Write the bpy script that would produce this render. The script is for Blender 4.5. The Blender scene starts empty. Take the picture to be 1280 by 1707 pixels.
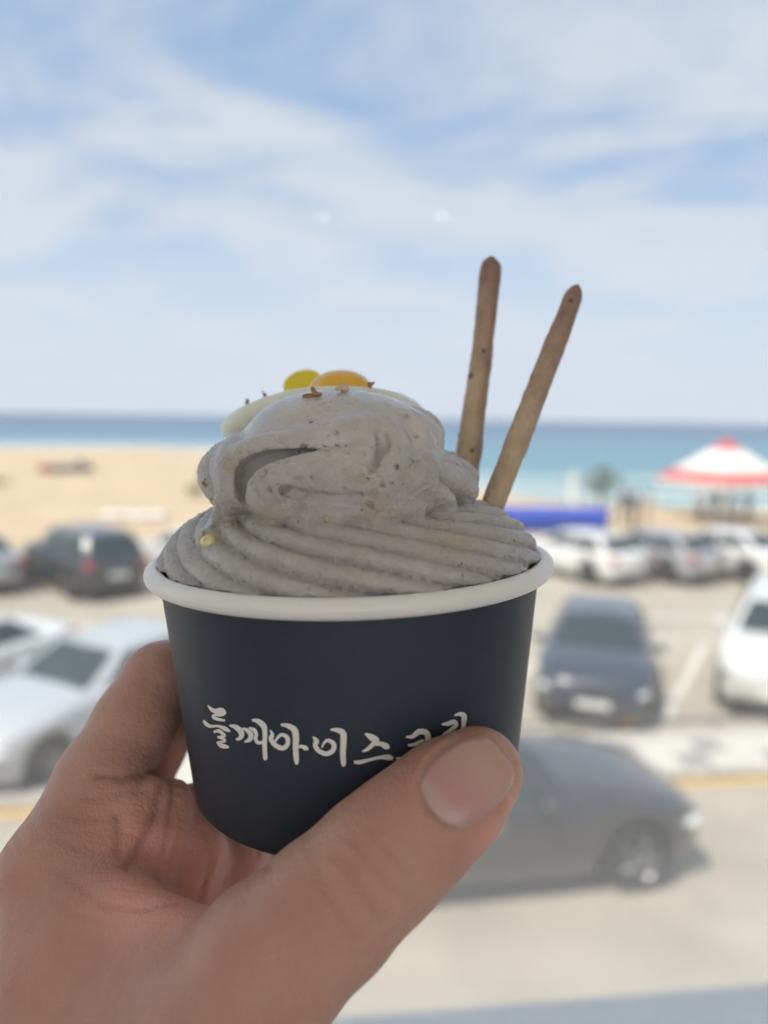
import bpy, bmesh, math, random
import numpy as np
from mathutils import Vector, Matrix

# ------------------------------------------------------------------ camera
sc = bpy.context.scene
col = sc.collection
YAW, PITCH, ROLL = math.radians(7.2), math.radians(6.75), math.radians(0.9)
CAM = Vector((0, 0, 4.6))
FPX, CX, CY = 1314.0, 640.0, 853.5
fw = Vector((math.sin(YAW) * math.cos(PITCH), math.cos(YAW) * math.cos(PITCH), -math.sin(PITCH)))
r0 = Vector((math.cos(YAW), -math.sin(YAW), 0)); u0 = r0.cross(fw)
rt = r0 * math.cos(ROLL) + u0 * math.sin(ROLL)
up = u0 * math.cos(ROLL) - r0 * math.sin(ROLL)
cam_d = bpy.data.cameras.new('camera'); cam = bpy.data.objects.new('camera', cam_d); col.objects.link(cam)
cam.matrix_world = Matrix(((rt.x, up.x, -fw.x, CAM.x), (rt.y, up.y, -fw.y, CAM.y), (rt.z, up.z, -fw.z, CAM.z), (0, 0, 0, 1)))
cam_d.sensor_fit = 'VERTICAL'; cam_d.sensor_height = 36.0; cam_d.lens = 36.0 * FPX / 1707.0
cam_d.clip_start = 0.01; cam_d.clip_end = 20000
cam_d.dof.use_dof = True; cam_d.dof.focus_distance = 0.166; cam_d.dof.aperture_fstop = 7.6
sc.camera = cam

# ------------------------------------------------------------------ sky and sun
SUN_EL, SUN_AZ = math.radians(60), math.radians(-128)      # azimuth from +Y towards +X
w = bpy.data.worlds.new('World'); sc.world = w; w.use_nodes = True
nt = w.node_tree; nt.nodes.clear()
def N(tree, t, **kw):
    n = tree.nodes.new(t)
    for k, v in kw.items(): setattr(n, k, v)
    return n
def mth(tree, op, a, b=None, c=None, clamp=False):
    n = tree.nodes.new('ShaderNodeMath'); n.operation = op; n.use_clamp = clamp
    for i, v in enumerate((a, b, c)):
        if v is None: continue
        if isinstance(v, (int, float)): n.inputs[i].default_value = v
        else: tree.links.new(v, n.inputs[i])
    return n.outputs[0]
sky = N(nt, 'ShaderNodeTexSky', sky_type='NISHITA', sun_disc=False, sun_elevation=SUN_EL, sun_rotation=SUN_AZ, altitude=10, air_density=1.0, dust_density=1.2, ozone_density=1.6)
tc = N(nt, 'ShaderNodeTexCoord'); sp = N(nt, 'ShaderNodeSeparateXYZ'); nt.links.new(tc.outputs['Generated'], sp.inputs[0])
zz = mth(nt, 'MAXIMUM', sp.outputs['Z'], 0.0)
den = mth(nt, 'ADD', zz, 0.16)
cmb = N(nt, 'ShaderNodeCombineXYZ')
nt.links.new(mth(nt, 'DIVIDE', sp.outputs['X'], den), cmb.inputs[0]); nt.links.new(mth(nt, 'DIVIDE', sp.outputs['Y'], den), cmb.inputs[1])
mp = N(nt, 'ShaderNodeMapping'); mp.inputs['Scale'].default_value = (1.0, 1.35, 1); mp.inputs['Rotation'].default_value = (0, 0, 0.45); mp.inputs['Location'].default_value = (3.1, 7.4, 0)
nt.links.new(cmb.outputs[0], mp.inputs[0])
n1 = N(nt, 'ShaderNodeTexNoise'); n1.inputs['Scale'].default_value = 1.15; n1.inputs['Detail'].default_value = 7; n1.inputs['Roughness'].default_value = 0.60; n1.inputs['Distortion'].default_value = 0.45
nt.links.new(mp.outputs[0], n1.inputs['Vector'])
mask = N(nt, 'ShaderNodeMapRange', interpolation_type='SMOOTHSTEP'); mask.inputs['From Min'].default_value = 0.37; mask.inputs['From Max'].default_value = 0.61
mask.inputs['To Max'].default_value = 0.95
nt.links.new(n1.outputs['Fac'], mask.inputs['Value'])
hz = N(nt, 'ShaderNodeMapRange', interpolation_type='SMOOTHSTEP'); hz.inputs['From Min'].default_value = 0.0; hz.inputs['From Max'].default_value = 0.36; hz.inputs['To Min'].default_value = 0.85; hz.inputs['To Max'].default_value = 0.0
nt.links.new(zz, hz.inputs['Value'])
cov = mth(nt, 'SUBTRACT', 1.0, mth(nt, 'MULTIPLY', mth(nt, 'SUBTRACT', 1.0, mask.outputs[0]), mth(nt, 'SUBTRACT', 1.0, hz.outputs[0])), clamp=True)
mixs = N(nt, 'ShaderNodeMix', data_type='RGBA'); nt.links.new(cov, mixs.inputs['Factor'])
SKY_STRENGTH = 0.12
skl = N(nt, 'ShaderNodeMix', data_type='RGBA'); skl.inputs['Factor'].default_value = 0.45
nt.links.new(sky.outputs[0], skl.inputs['A']); skl.inputs['B'].default_value = (3.4, 5.1, 7.0, 1)
nt.links.new(skl.outputs['Result'], mixs.inputs['A']); mixs.inputs['B'].default_value = (4.9, 5.3, 6.0, 1)
bg = N(nt, 'ShaderNodeBackground'); bg.inputs['Strength'].default_value = SKY_STRENGTH
nt.links.new(mixs.outputs['Result'], bg.inputs['Color'])
wo = N(nt, 'ShaderNodeOutputWorld'); nt.links.new(bg.outputs[0], wo.inputs[0])
sl = bpy.data.lights.new('sun', 'SUN'); sl.energy = 3.6; sl.angle = math.radians(1.2); sl.color = (1.0, 0.925, 0.80)
sun = bpy.data.objects.new('sun', sl); col.objects.link(sun)
sd = Vector((math.sin(SUN_AZ) * math.cos(SUN_EL), math.cos(SUN_AZ) * math.cos(SUN_EL), math.sin(SUN_EL)))
sun.rotation_euler = sd.to_track_quat('Z', 'Y').to_euler(); sun.location = sd * 60
sc.view_settings.view_transform = 'Standard'; sc.view_settings.look = 'None'; sc.view_settings.exposure = 1.04; sc.view_settings.gamma = 1.0
sc.render.engine = 'CYCLES'
sc.cycles.use_denoising = True
sc.cycles.use_adaptive_sampling = True; sc.cycles.adaptive_threshold = 0.03
sc.cycles.max_bounces = 7; sc.cycles.diffuse_bounces = 4; sc.cycles.glossy_bounces = 2; sc.cycles.transmission_bounces = 2; sc.cycles.transparent_max_bounces = 8
sc.cycles.sample_clamp_indirect = 4.0; sc.cycles.caustics_reflective = False; sc.cycles.caustics_refractive = False

# ------------------------------------------------------------------ helpers
RND = random.Random(5); rng = np.random.default_rng(7)
MC = np.array([[rt.x, up.x, fw.x], [rt.y, up.y, fw.y], [rt.z, up.z, fw.z]])
CAMN = np.array(CAM)
def P(px, py, d):                       # photo pixel and depth in cm -> camera-frame cm
    return np.array([(px - CX) / FPX * d, (CY - py) / FPX * d, d], float)
def W_(p):                              # camera-frame cm -> world metres
    p = np.asarray(p, float)
    return CAMN + (p @ MC.T) * 0.01
def ray(px, py): return MC @ np.array([(px - CX) / FPX, (CY - py) / FPX, 1.0])
def G(px, py, z=0.0):                   # photo pixel -> point on level z
    d = ray(px, py); t = (z - CAM.z) / d[2]
    return Vector(CAMN + d * t)
def mesh_np(name, V, F, mat=None, smooth=True):
    me = bpy.data.meshes.new(name)
    V = np.asarray(V, np.float32); F = np.asarray(F, np.int32); n = F.shape[1]
    me.vertices.add(len(V)); me.vertices.foreach_set('co', V.ravel())
    me.loops.add(F.size); me.loops.foreach_set('vertex_index', F.ravel())
    me.polygons.add(len(F)); me.polygons.foreach_set('loop_start', np.arange(0, F.size, n, dtype=np.int32))
    me.update(calc_edges=True); me.validate()
    if smooth: me.polygons.foreach_set('use_smooth', np.ones(len(me.polygons), bool))
    if mat: me.materials.append(mat)
    return me
class MB:
    def __init__(s): s.v = []; s.f = []
    def add(s, vs, fs):
        o = len(s.v); s.v += [tuple(v) for v in vs]; s.f += [tuple(i + o for i in f) for f in fs]; return s
    def box(s, c, d, rz=0):
        cx, cy, cz = c; a, b, h = d[0] / 2, d[1] / 2, d[2] / 2; C, S = math.cos(rz), math.sin(rz)
        vs = [(cx + C * x - S * y, cy + S * x + C * y, cz + z) for x, y, z in ((-a, -b, -h), (a, -b, -h), (a, b, -h), (-a, b, -h), (-a, -b, h), (a, -b, h), (a, b, h), (-a, b, h))]
        return s.add(vs, [(0, 3, 2, 1), (4, 5, 6, 7), (0, 1, 5, 4), (1, 2, 6, 5), (2, 3, 7, 6), (3, 0, 4, 7)])
    def tube(s, pts, rad, n=8, cap=True):
        pts = [Vector(p) for p in pts]; m = len(pts); vs = []; ref = Vector((0.31, 0.17, 0.93))
        for i, p in enumerate(pts):
            t = (pts[min(i + 1, m - 1)] - pts[max(i - 1, 0)]).normalized()
            a = t.cross(ref).normalized() if abs(t.dot(ref)) < 0.98 else t.cross(Vector((1, 0, 0))).normalized()
            b = t.cross(a); r = rad[i] if hasattr(rad, '__len__') else rad
            vs += [p + (a * math.cos(k * 2 * math.pi / n) + b * math.sin(k * 2 * math.pi / n)) * r for k in range(n)]
        fs = [(i * n + k, i * n + (k + 1) % n, (i + 1) * n + (k + 1) % n, (i + 1) * n + k) for i in range(m - 1) for k in range(n)]
        if cap: fs += [tuple(range(n))[::-1], tuple((m - 1) * n + k for k in range(n))]
        return s.add(vs, fs)
    def lathe(s, prof, n=32, M=None):
        m = len(prof); vs = []
        for r, z in prof:
            for k in range(n):
                a = k * 2 * math.pi / n; v = Vector((r * math.cos(a), r * math.sin(a), z)); vs.append(M @ v if M else v)
        fs = [(i * n + k, i * n + (k + 1) % n, (i + 1) * n + (k + 1) % n, (i + 1) * n + k) for i in range(m - 1) for k in range(n)]
        return s.add(vs, fs)
    def ell(s, c, r, n=12, m=7):
        prof = [(math.cos(t), math.sin(t)) for t in [(-0.5 + i / (m - 1)) * math.pi * 0.9999 for i in range(m)]]
        return s.lathe(prof, n, Matrix.Translation(c) @ Matrix.Diagonal((r[0], r[1], r[2], 1)))
    def mesh(s, name, mat=None, smooth=False):
        me = bpy.data.meshes.new(name); me.from_pydata([tuple(v) for v in s.v], [], s.f); me.update()
        if smooth: me.polygons.foreach_set('use_smooth', np.ones(len(me.polygons), bool))
        if mat: me.materials.append(mat)
        return me
    def build(s, name, mat=None, parent=None, smooth=False, bevel=0):
        o = bpy.data.objects.new(name, s.mesh(name, mat, smooth)); col.objects.link(o); o.parent = parent
        if bevel:
            b = o.modifiers.new('bevel', 'BEVEL'); b.width = bevel; b.segments = 2
        return o
def link(name, me, parent=None):
    o = bpy.data.objects.new(name, me); col.objects.link(o); o.parent = parent; return o
def tag(o, label, cat, group=None, kind=None):
    if label: o['label'] = label
    if cat: o['category'] = cat
    if group: o['group'] = group
    if kind: o['kind'] = kind
    return o
def struct(o): o['kind'] = 'structure'; return o
def empty(name, loc, rz=0):
    o = bpy.data.objects.new(name, None); col.objects.link(o); o.location = loc; o.rotation_euler = (0, 0, rz); o.empty_display_size = 0.1; return o

# ------------------------------------------------------------------ materials
MATS = {}
def mat(name, color, rough=0.6, noise=None, bump=None, metal=0.0, coat=0.0, sss=0.0, sssr=(1, .4, .2), ssscale=0.01, spec=0.5, trans=0.0):
    if name in MATS: return MATS[name]
    m = bpy.data.materials.new(name); m.use_nodes = True; t = m.node_tree; b = t.nodes['Principled BSDF']
    b.inputs['Base Color'].default_value = (*color, 1); b.inputs['Roughness'].default_value = rough; b.inputs['Metallic'].default_value = metal
    b.inputs['Coat Weight'].default_value = coat; b.inputs['Coat Roughness'].default_value = 0.06; b.inputs['Specular IOR Level'].default_value = spec
    if trans: b.inputs['Transmission Weight'].default_value = trans
    if sss:
        b.inputs['Subsurface Weight'].default_value = sss; b.inputs['Subsurface Radius'].default_value = sssr; b.inputs['Subsurface Scale'].default_value = ssscale
    if noise:                                             # (scale, amount, detail)
        tcx = N(t, 'ShaderNodeTexCoord'); nz = N(t, 'ShaderNodeTexNoise'); nz.inputs['Scale'].default_value = noise[0]; nz.inputs['Detail'].default_value = noise[2] if len(noise) > 2 else 6
        t.links.new(tcx.outputs['Object'], nz.inputs['Vector'])
        mr = N(t, 'ShaderNodeMapRange'); mr.inputs['From Min'].default_value = 0.3; mr.inputs['From Max'].default_value = 0.7; mr.inputs['To Min'].default_value = 1 - noise[1]; mr.inputs['To Max'].default_value = 1 + noise[1]
        t.links.new(nz.outputs['Fac'], mr.inputs['Value'])
        mx = N(t, 'ShaderNodeVectorMath', operation='SCALE'); mx.inputs[0].default_value = color; t.links.new(mr.outputs[0], mx.inputs['Scale'])
        t.links.new(mx.outputs[0], b.inputs['Base Color'])
    if bump:                                              # (scale, strength, distance)
        tcx = N(t, 'ShaderNodeTexCoord'); nz = N(t, 'ShaderNodeTexNoise'); nz.inputs['Scale'].default_value = bump[0]; nz.inputs['Detail'].default_value = 5
        t.links.new(tcx.outputs['Object'], nz.inputs['Vector'])
        bp = N(t, 'ShaderNodeBump'); bp.inputs['Strength'].default_value = bump[1]; bp.inputs['Distance'].default_value = bump[2]
        t.links.new(nz.outputs['Fac'], bp.inputs['Height']); t.links.new(bp.outputs[0], b.inputs['Normal'])
    MATS[name] = m; return m
asphalt = mat('pale_asphalt', (0.42, 0.375, 0.30), 0.9, (0.9, 0.16, 8), (60, 0.4, 0.004))
lot_m = mat('lot_asphalt', (0.44, 0.40, 0.325), 0.9, (0.5, 0.14, 8), (50, 0.4, 0.004))
sand_m = mat('sand', (0.55, 0.425, 0.28), 0.95, (0.35, 0.14, 9), (3, 0.6, 0.05))
white_paint = mat('white_road_paint', (0.72, 0.70, 0.62), 0.7, (6, 0.12))
yellow_paint = mat('yellow_road_paint', (0.72, 0.46, 0.12), 0.7, (5, 0.15))
concrete = mat('kerb_concrete', (0.50, 0.48, 0.44), 0.85, (4, 0.12), (80, 0.3, 0.002))
slab_a = mat('pale_slab', (0.62, 0.60, 0.54), 0.85, (5, 0.10)); slab_b = mat('grey_slab', (0.30, 0.29, 0.28), 0.85, (5, 0.12))
wall_m = mat('interior_paint', (0.86, 0.84, 0.80), 0.7, (2, 0.03)); floor_m = mat('interior_floor', (0.66, 0.62, 0.56), 0.5, (3, 0.12))
sill_m = mat('sill_paint', (0.78, 0.80, 0.80), 0.45, (9, 0.05))
ledge_m = mat('ledge_paint', (0.80, 0.80, 0.79), 0.6, (14, 0.10), (60, .3, .002))
frame_m = mat('frame_paint', (0.72, 0.73, 0.72), 0.4, (9, 0.04))
glass_dark = mat('car_glass', (0.03, 0.045, 0.05), 0.06, spec=0.7)
tyre_m = mat('tyre_rubber', (0.02, 0.02, 0.021), 0.85); rim_m = mat('alloy', (0.28, 0.28, 0.29), 0.35, metal=0.8)
black_m = mat('black_trim', (0.025, 0.025, 0.027), 0.5); lamp_m = mat('lamp_lens', (0.75, 0.77, 0.78), 0.1, coat=1.0); red_lens = mat('red_lens', (0.55, 0.03, 0.03), 0.15, coat=1.0)
plate_m = mat('plate', (0.78, 0.78, 0.72), 0.5); chrome = mat('chrome', (0.7, 0.7, 0.7), 0.12, metal=1.0)
steel = mat('galvanised', (0.22, 0.23, 0.22), 0.5, (8, 0.15), metal=0.4)
def paint(name, c): return mat('paint_' + name, c, 0.28, (0.8, 0.04), coat=0.8)

# ------------------------------------------------------------------ signed distance modelling
class SDF:
    def __init__(s, lo, hi, h):
        s.lo = np.array(lo, float); s.h = h; s.n = np.ceil((np.array(hi) - s.lo) / h).astype(int) + 1
        s.F = np.full(s.n, 50.0, np.float32)
    def block(s, lo, hi):
        a = np.clip(np.floor((np.array(lo) - s.lo) / s.h).astype(int), 0, s.n - 1); b = np.clip(np.ceil((np.array(hi) - s.lo) / s.h).astype(int) + 1, 1, s.n)
        sl_ = tuple(slice(i, j) for i, j in zip(a, b))
        ax = [(s.lo[i] + s.h * np.arange(a[i], b[i])).astype(np.float32) for i in range(3)]
        return sl_, np.meshgrid(*ax, indexing='ij', sparse=True)
    @staticmethod
    def seg(X, Y, Z, a, b, ra, rb):
        ba = b - a; L2 = float(ba @ ba) + 1e-9
        t = np.clip(((X - a[0]) * ba[0] + (Y - a[1]) * ba[1] + (Z - a[2]) * ba[2]) / L2, 0, 1)
        return np.sqrt((X - a[0] - t * ba[0]) ** 2 + (Y - a[1] - t * ba[1]) ** 2 + (Z - a[2] - t * ba[2]) ** 2) - (ra + (rb - ra) * t)
    def cone(s, a, b, ra, rb, k=0.3, sub=False):
        a = np.asarray(a, float); b = np.asarray(b, float); m = max(ra, rb) + k + 0.35
        sl_, (X, Y, Z) = s.block(np.minimum(a, b) - m, np.maximum(a, b) + m)
        if any(v.stop <= v.start for v in sl_): return
        d = s.seg(X, Y, Z, a, b, ra, rb).astype(np.float32); f = s.F[sl_]
        if sub:
            g = -d; hh = np.maximum(k - np.abs(f - g), 0) / k; s.F[sl_] = np.maximum(f, g) + hh * hh * k * 0.25
        else:
            hh = np.maximum(k - np.abs(f - d), 0) / k; s.F[sl_] = np.minimum(f, d) - hh * hh * k * 0.25
    def chain(s, pts, rad, k=0.3, sub=False):
        if not hasattr(rad, '__len__'): rad = [rad] * len(pts)
        for i in range(len(pts) - 1): s.cone(pts[i], pts[i + 1], rad[i], rad[i + 1], k, sub)
    def sample(s, p):
        q = (np.atleast_2d(p) - s.lo) / s.h; i = np.clip(np.floor(q).astype(int), 0, s.n - 2); f = np.clip(q - i, 0, 1); r = 0
        for dx in (0, 1):
            for dy in (0, 1):
                for dz in (0, 1):
                    r = r + s.F[i[:, 0] + dx, i[:, 1] + dy, i[:, 2] + dz] * np.where(dx, f[:, 0], 1 - f[:, 0]) * np.where(dy, f[:, 1], 1 - f[:, 1]) * np.where(dz, f[:, 2], 1 - f[:, 2])
        return r
    def hit(s, px, py, d0=12.0, d1=24.0):      # first surface along the line of sight, camera-frame cm
        ds = np.arange(d0, d1, s.h * 0.4); pts = np.stack([P(px, py, d) for d in ds]); v = s.sample(pts)
        i = np.argmax(v < 0)
        return pts[i] if v[i] < 0 else None
    def mesh(s):                               # surface nets
        F = s.F; ins = F < 0; n = s.n
        c = [ins[dx:n[0] - 1 + dx, dy:n[1] - 1 + dy, dz:n[2] - 1 + dz] for dx in (0, 1) for dy in (0, 1) for dz in (0, 1)]
        cnt = sum(x.astype(np.int8) for x in c); act = (cnt > 0) & (cnt < 8); ids = np.argwhere(act)
        idx = np.full(act.shape, -1, np.int32); idx[act] = np.arange(len(ids))
        off = [(dx, dy, dz) for dx in (0, 1) for dy in (0, 1) for dz in (0, 1)]
        cv = np.stack([F[ids[:, 0] + o[0], ids[:, 1] + o[1], ids[:, 2] + o[2]] for o in off], 1)
        acc = np.zeros((len(ids), 3)); num = np.zeros(len(ids))
        for i in range(8):
            for j in range(i + 1, 8):
                if sum(abs(off[i][k] - off[j][k]) for k in range(3)) != 1: continue
                a, b = cv[:, i], cv[:, j]; m = (a < 0) != (b < 0); t = np.where(m, a / np.where(m, a - b, 1), 0)
                acc += np.where(m[:, None], np.array(off[i]) + t[:, None] * (np.array(off[j]) - np.array(off[i])), 0); num += m
        V = s.lo + s.h * (ids + acc / num[:, None]); quads = []
        for ax in range(3):
            u, v = [(1, 2), (2, 0), (0, 1)][ax]
            A = np.take(ins, range(n[ax] - 1), ax); B = np.take(ins, range(1, n[ax]), ax); e = np.argwhere(A != B)
            e = e[(e[:, u] > 0) & (e[:, v] > 0) & (e[:, u] < n[u] - 1) & (e[:, v] < n[v] - 1)]
            def cell(du, dv):
                q = e.copy(); q[:, u] -= du; q[:, v] -= dv; return idx[q[:, 0], q[:, 1], q[:, 2]]
            q = np.stack([cell(1, 1), cell(0, 1), cell(0, 0), cell(1, 0)], 1); fl = ~A[e[:, 0], e[:, 1], e[:, 2]]
            q[fl] = q[fl][:, ::-1]; quads.append(q)
        return V, np.concatenate(quads)
def smooth_mesh(V, F, it=2, lam=0.5):
    e = np.concatenate([F[:, [i, (i + 1) % 4]] for i in range(4)]); n = len(V)
    for k in range(it):
        S = np.zeros_like(V); c = np.zeros(n)
        for a, b in ((0, 1), (1, 0)):
            for d in range(3): S[:, d] += np.bincount(e[:, a], V[e[:, b], d], n)
            c += np.bincount(e[:, a], minlength=n)
        V = V + lam * (S / np.maximum(c, 1)[:, None] - V)
    return V
def normals(V, F):
    fn = np.cross(V[F[:, 2]] - V[F[:, 0]], V[F[:, 3]] - V[F[:, 1]]); vn = np.zeros_like(V)
    for i in range(4):
        for d in range(3): vn[:, d] += np.bincount(F[:, i], fn[:, d], len(V))
    return vn / (np.linalg.norm(vn, axis=1)[:, None] + 1e-12)
def dist_poly(V, pts):
    d = np.full(len(V), 1e9)
    for a, b in zip(pts[:-1], pts[1:]):
        ba = b - a; t = np.clip((V - a) @ ba / (ba @ ba + 1e-9), 0, 1); d = np.minimum(d, np.linalg.norm(V - a - t[:, None] * ba, axis=1))
    return d
def spline(pts, m=6):
    pts = [np.asarray(p, float) for p in pts]; out = []
    q = [2 * pts[0] - pts[1]] + pts + [2 * pts[-1] - pts[-2]]
    for i in range(1, len(q) - 2):
        for k in range(m):
            t = k / m; out.append(0.5 * (2 * q[i] + (q[i + 1] - q[i - 1]) * t + (2 * q[i - 1] - 5 * q[i] + 4 * q[i + 1] - q[i + 2]) * t * t + (3 * q[i] - q[i - 1] - 3 * q[i + 1] + q[i + 2]) * t ** 3))
    out.append(pts[-1]); return out
def set_attr(me, name, vals):
    a = me.attributes.new(name, 'FLOAT', 'POINT'); a.data.foreach_set('value', np.asarray(vals, np.float32))

# ------------------------------------------------------------------ setting: ground, road, beach, sea
def sheet(name, pts, z, m, parent=None):
    mb = MB(); mb.add([(p[0], p[1], z) for p in pts], [tuple(range(len(pts)))]); return mb.build(name, m, parent)
def grid(name, x0, x1, y0, y1, nx, ny, zf, m):
    xs = np.linspace(x0, x1, nx); ys = np.linspace(y0, y1, ny); X, Y = np.meshgrid(xs, ys, indexing='ij'); Z = zf(X, Y)
    V = np.stack([X.ravel(), Y.ravel(), Z.ravel()], 1); i = np.arange(nx * ny).reshape(nx, ny)
    F = np.stack([i[:-1, :-1].ravel(), i[1:, :-1].ravel(), i[1:, 1:].ravel(), i[:-1, 1:].ravel()], 1)
    return link(name, mesh_np(name, V, F, m))
y_line = G(1150, 1301).y; y_rail = G(1150, 1222).y; y_lot = G(600, 912).y
SH = [G(-900, 742), G(-200, 743), G(250, 744), G(480, 752), G(640, 775), G(860, 822), G(1100, 836), G(1700, 842)]
SX, SY = [p.x for p in SH], [p.y for p in SH]
def shore_y(X): return np.interp(X, SX, SY)
def shore_d(X, Y): return (Y - shore_y(X)) * 0.7                                # >0 out at sea
struct(sheet('ground', [(-9000, -9000), (9000, -9000), (9000, 9000), (-9000, 9000)], -3.0, sand_m))
struct(grid('inland_ground', -200, 200, -200, 6.0, 3, 3, lambda X, Y: X * 0 - 0.012, asphalt))
def beach_z(X, Y):
    d = shore_d(X, Y); base = np.where(d < -3, -0.03, -0.03 - (d + 3) * 0.09)
    dun = 0.12 * np.sin(X * 0.21 + 1.3 * np.sin(Y * 0.13)) * np.sin(Y * 0.17 + 0.6) + 0.04 * np.sin(X * 1.1) * np.sin(Y * 0.9 + X * .3)
    return np.maximum(base + dun * np.clip((Y - y_lot - 2) / 8, 0, 1) * np.clip(-d / 8, 0, 1), -2.5)
struct(grid('beach', -330, 200, y_lot - 1, 300, 260, 240, beach_z, sand_m))
struct(sheet('parking_lot', [(-120, y_rail - .1), (120, y_rail - .1), (120, y_lot), (-120, y_lot)], 0.0, lot_m))
road = struct(sheet('road', [(-120, 0.9), (120, 0.9), (120, y_line), (-120, y_line)], -0.004, asphalt))
sheet('edge_line', [(-120, y_line - 0.16), (120, y_line - 0.16), (120, y_line - 0.02), (-120, y_line - 0.02)], 0.001, yellow_paint, road)
pav = struct(MB().box((0, (y_line + y_rail) / 2, 0.045), (240, y_rail - y_line - 0.16, 0.09)).build('pavement', concrete))
kerb_bm = None
for i in range(-9, 14):
    o = MB().box((0, 0, 0), (0.985, 0.15, 0.13)).build('kerb_stone', concrete, pav, bevel=0.012) if kerb_bm is None else link('kerb_stone', kerb_bm, pav)
    if kerb_bm is None: kerb_bm = o.data
    o.location = (i * 1.0, y_line + 0.075, 0.065)
    if o.modifiers.get('bevel') is None:
        b = o.modifiers.new('bevel', 'BEVEL'); b.width = 0.012
sa = None; n_row = max(1, int((y_rail - y_line - 0.25) / 0.42))
for i in range(-16, 24):
    for j in range(n_row):
        alt = (i // 2 + j) % 2 == 0 and (i % 3 != 0)
        key = 'grey' if alt else 'pale'
        if sa is None: sa = {}
        if key not in sa: sa[key] = MB().box((0, 0, 0), (0.41, 0.41, 0.03)).mesh('paving_slab', slab_b if alt else slab_a)
        o = link('paving_slab', sa[key], pav); o.location = (i * 0.42, y_line + 0.37 + j * 0.42, 0.096 + RND.uniform(-.002, .002))
# parking bay lines at the angle the near row stands
AXN = Vector((math.sin(math.radians(36)), math.cos(math.radians(36)), 0))        # near row: from bonnet to boot
lot = bpy.data.objects['parking_lot']
p0 = G(1105, 1203)
for k in range(-6, 4):
    a = p0 + Vector((3.25 * k, 0, 0)); b = a + AXN * 5.0; q = AXN.cross(Vector((0, 0, 1))) * 0.07
    sheet('bay_line', [a - q, a + q, b + q, b - q][:], 0.004, white_paint, lot)
for yy in (G(1150, 1062).y, G(1150, 1028).y):
    sheet('lane_line', [(-60, yy - .06), (60, yy - .06), (60, yy + .06), (-60, yy + .06)], 0.004, white_paint, lot)
# sea
sea_m = bpy.data.materials.new('sea_water'); sea_m.use_nodes = True; t = sea_m.node_tree; b = t.nodes['Principled BSDF']
b.inputs['Roughness'].default_value = 0.32; b.inputs['Specular IOR Level'].default_value = 0.35
geo = N(t, 'ShaderNodeNewGeometry'); dt = N(t, 'ShaderNodeVectorMath', operation='DOT_PRODUCT'); dt.inputs[1].default_value = (0, 1, 0); t.links.new(geo.outputs['Position'], dt.inputs[0])
off0 = G(1100, 836).y
nzs = N(t, 'ShaderNodeTexNoise'); nzs.inputs['Scale'].default_value = 0.012; nzs.inputs['Detail'].default_value = 4; t.links.new(geo.outputs['Position'], nzs.inputs['Vector'])
dd = mth(t, 'ADD', mth(t, 'SUBTRACT', dt.outputs['Value'], off0), mth(t, 'MULTIPLY', mth(t, 'SUBTRACT', nzs.outputs['Fac'], 0.5), 60.0))
mr = N(t, 'ShaderNodeMapRange'); mr.inputs['From Max'].default_value = 420.0; t.links.new(dd, mr.inputs['Value'])
rp = N(t, 'ShaderNodeValToRGB'); e = rp.color_ramp.elements; e[0].position = 0.0; e[0].color = (0.16, 0.31, 0.32, 1); e[1].position = 1.0; e[1].color = (0.030, 0.10, 0.20, 1)
x = e.new(0.10); x.color = (0.085, 0.24, 0.31, 1); x = e.new(0.40); x.color = (0.05, 0.17, 0.27, 1)
t.links.new(mr.outputs[0], rp.inputs['Fac']); t.links.new(rp.outputs['Color'], b.inputs['Base Color'])
wv = N(t, 'ShaderNodeTexNoise'); wv.inputs['Scale'].default_value = 0.5; wv.inputs['Detail'].default_value = 5
mpw = N(t, 'ShaderNodeMapping'); mpw.inputs['Scale'].default_value = (0.35, 1.4, 1); t.links.new(geo.outputs['Position'], mpw.inputs[0]); t.links.new(mpw.outputs[0], wv.inputs['Vector'])
bp = N(t, 'ShaderNodeBump'); bp.inputs['Strength'].default_value = 0.7; bp.inputs['Distance'].default_value = 0.5; t.links.new(wv.outputs['Fac'], bp.inputs['Height']); t.links.new(bp.outputs[0], b.inputs['Normal'])
struct(sheet('sea', [(-9000, y_lot + 6), (9000, y_lot + 6), (9000, 14000), (-9000, 14000)], -0.20, sea_m))
foam_m = mat('foam', (0.85, 0.87, 0.86), 0.8, (1.5, 0.08))
for k, (dn, wd, ph) in enumerate(((1.2, 0.9, 0.0), (6.5, 0.5, 2.1), (13, 0.5, 4.2))):
    mb = MB(); vs = []
    for i in range(160):
        s_ = -150 + i * 1.7; c = Vector((s_, float(shore_y(s_)) + dn * 1.5 + 1.1 * math.sin(s_ * .11 + ph) + .5 * math.sin(s_ * .37 + ph), 0))
        ww = Vector((0, max(0.02, wd * (0.55 + 0.45 * math.sin(s_ * .23 + ph * 2) * math.sin(s_ * .071 + ph))), 0))
        vs += [c - ww, c, c + ww]
    mb.add([(v.x, v.y, (-0.19 if i % 3 != 1 else -0.11)) for i, v in enumerate(vs)], [(3 * i + j, 3 * i + 3 + j, 3 * i + 4 + j, 3 * i + 1 + j) for i in range(159) for j in (0, 1)])
    o = mb.build('surf_line', foam_m, None, True); o['kind'] = 'structure'

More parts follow.
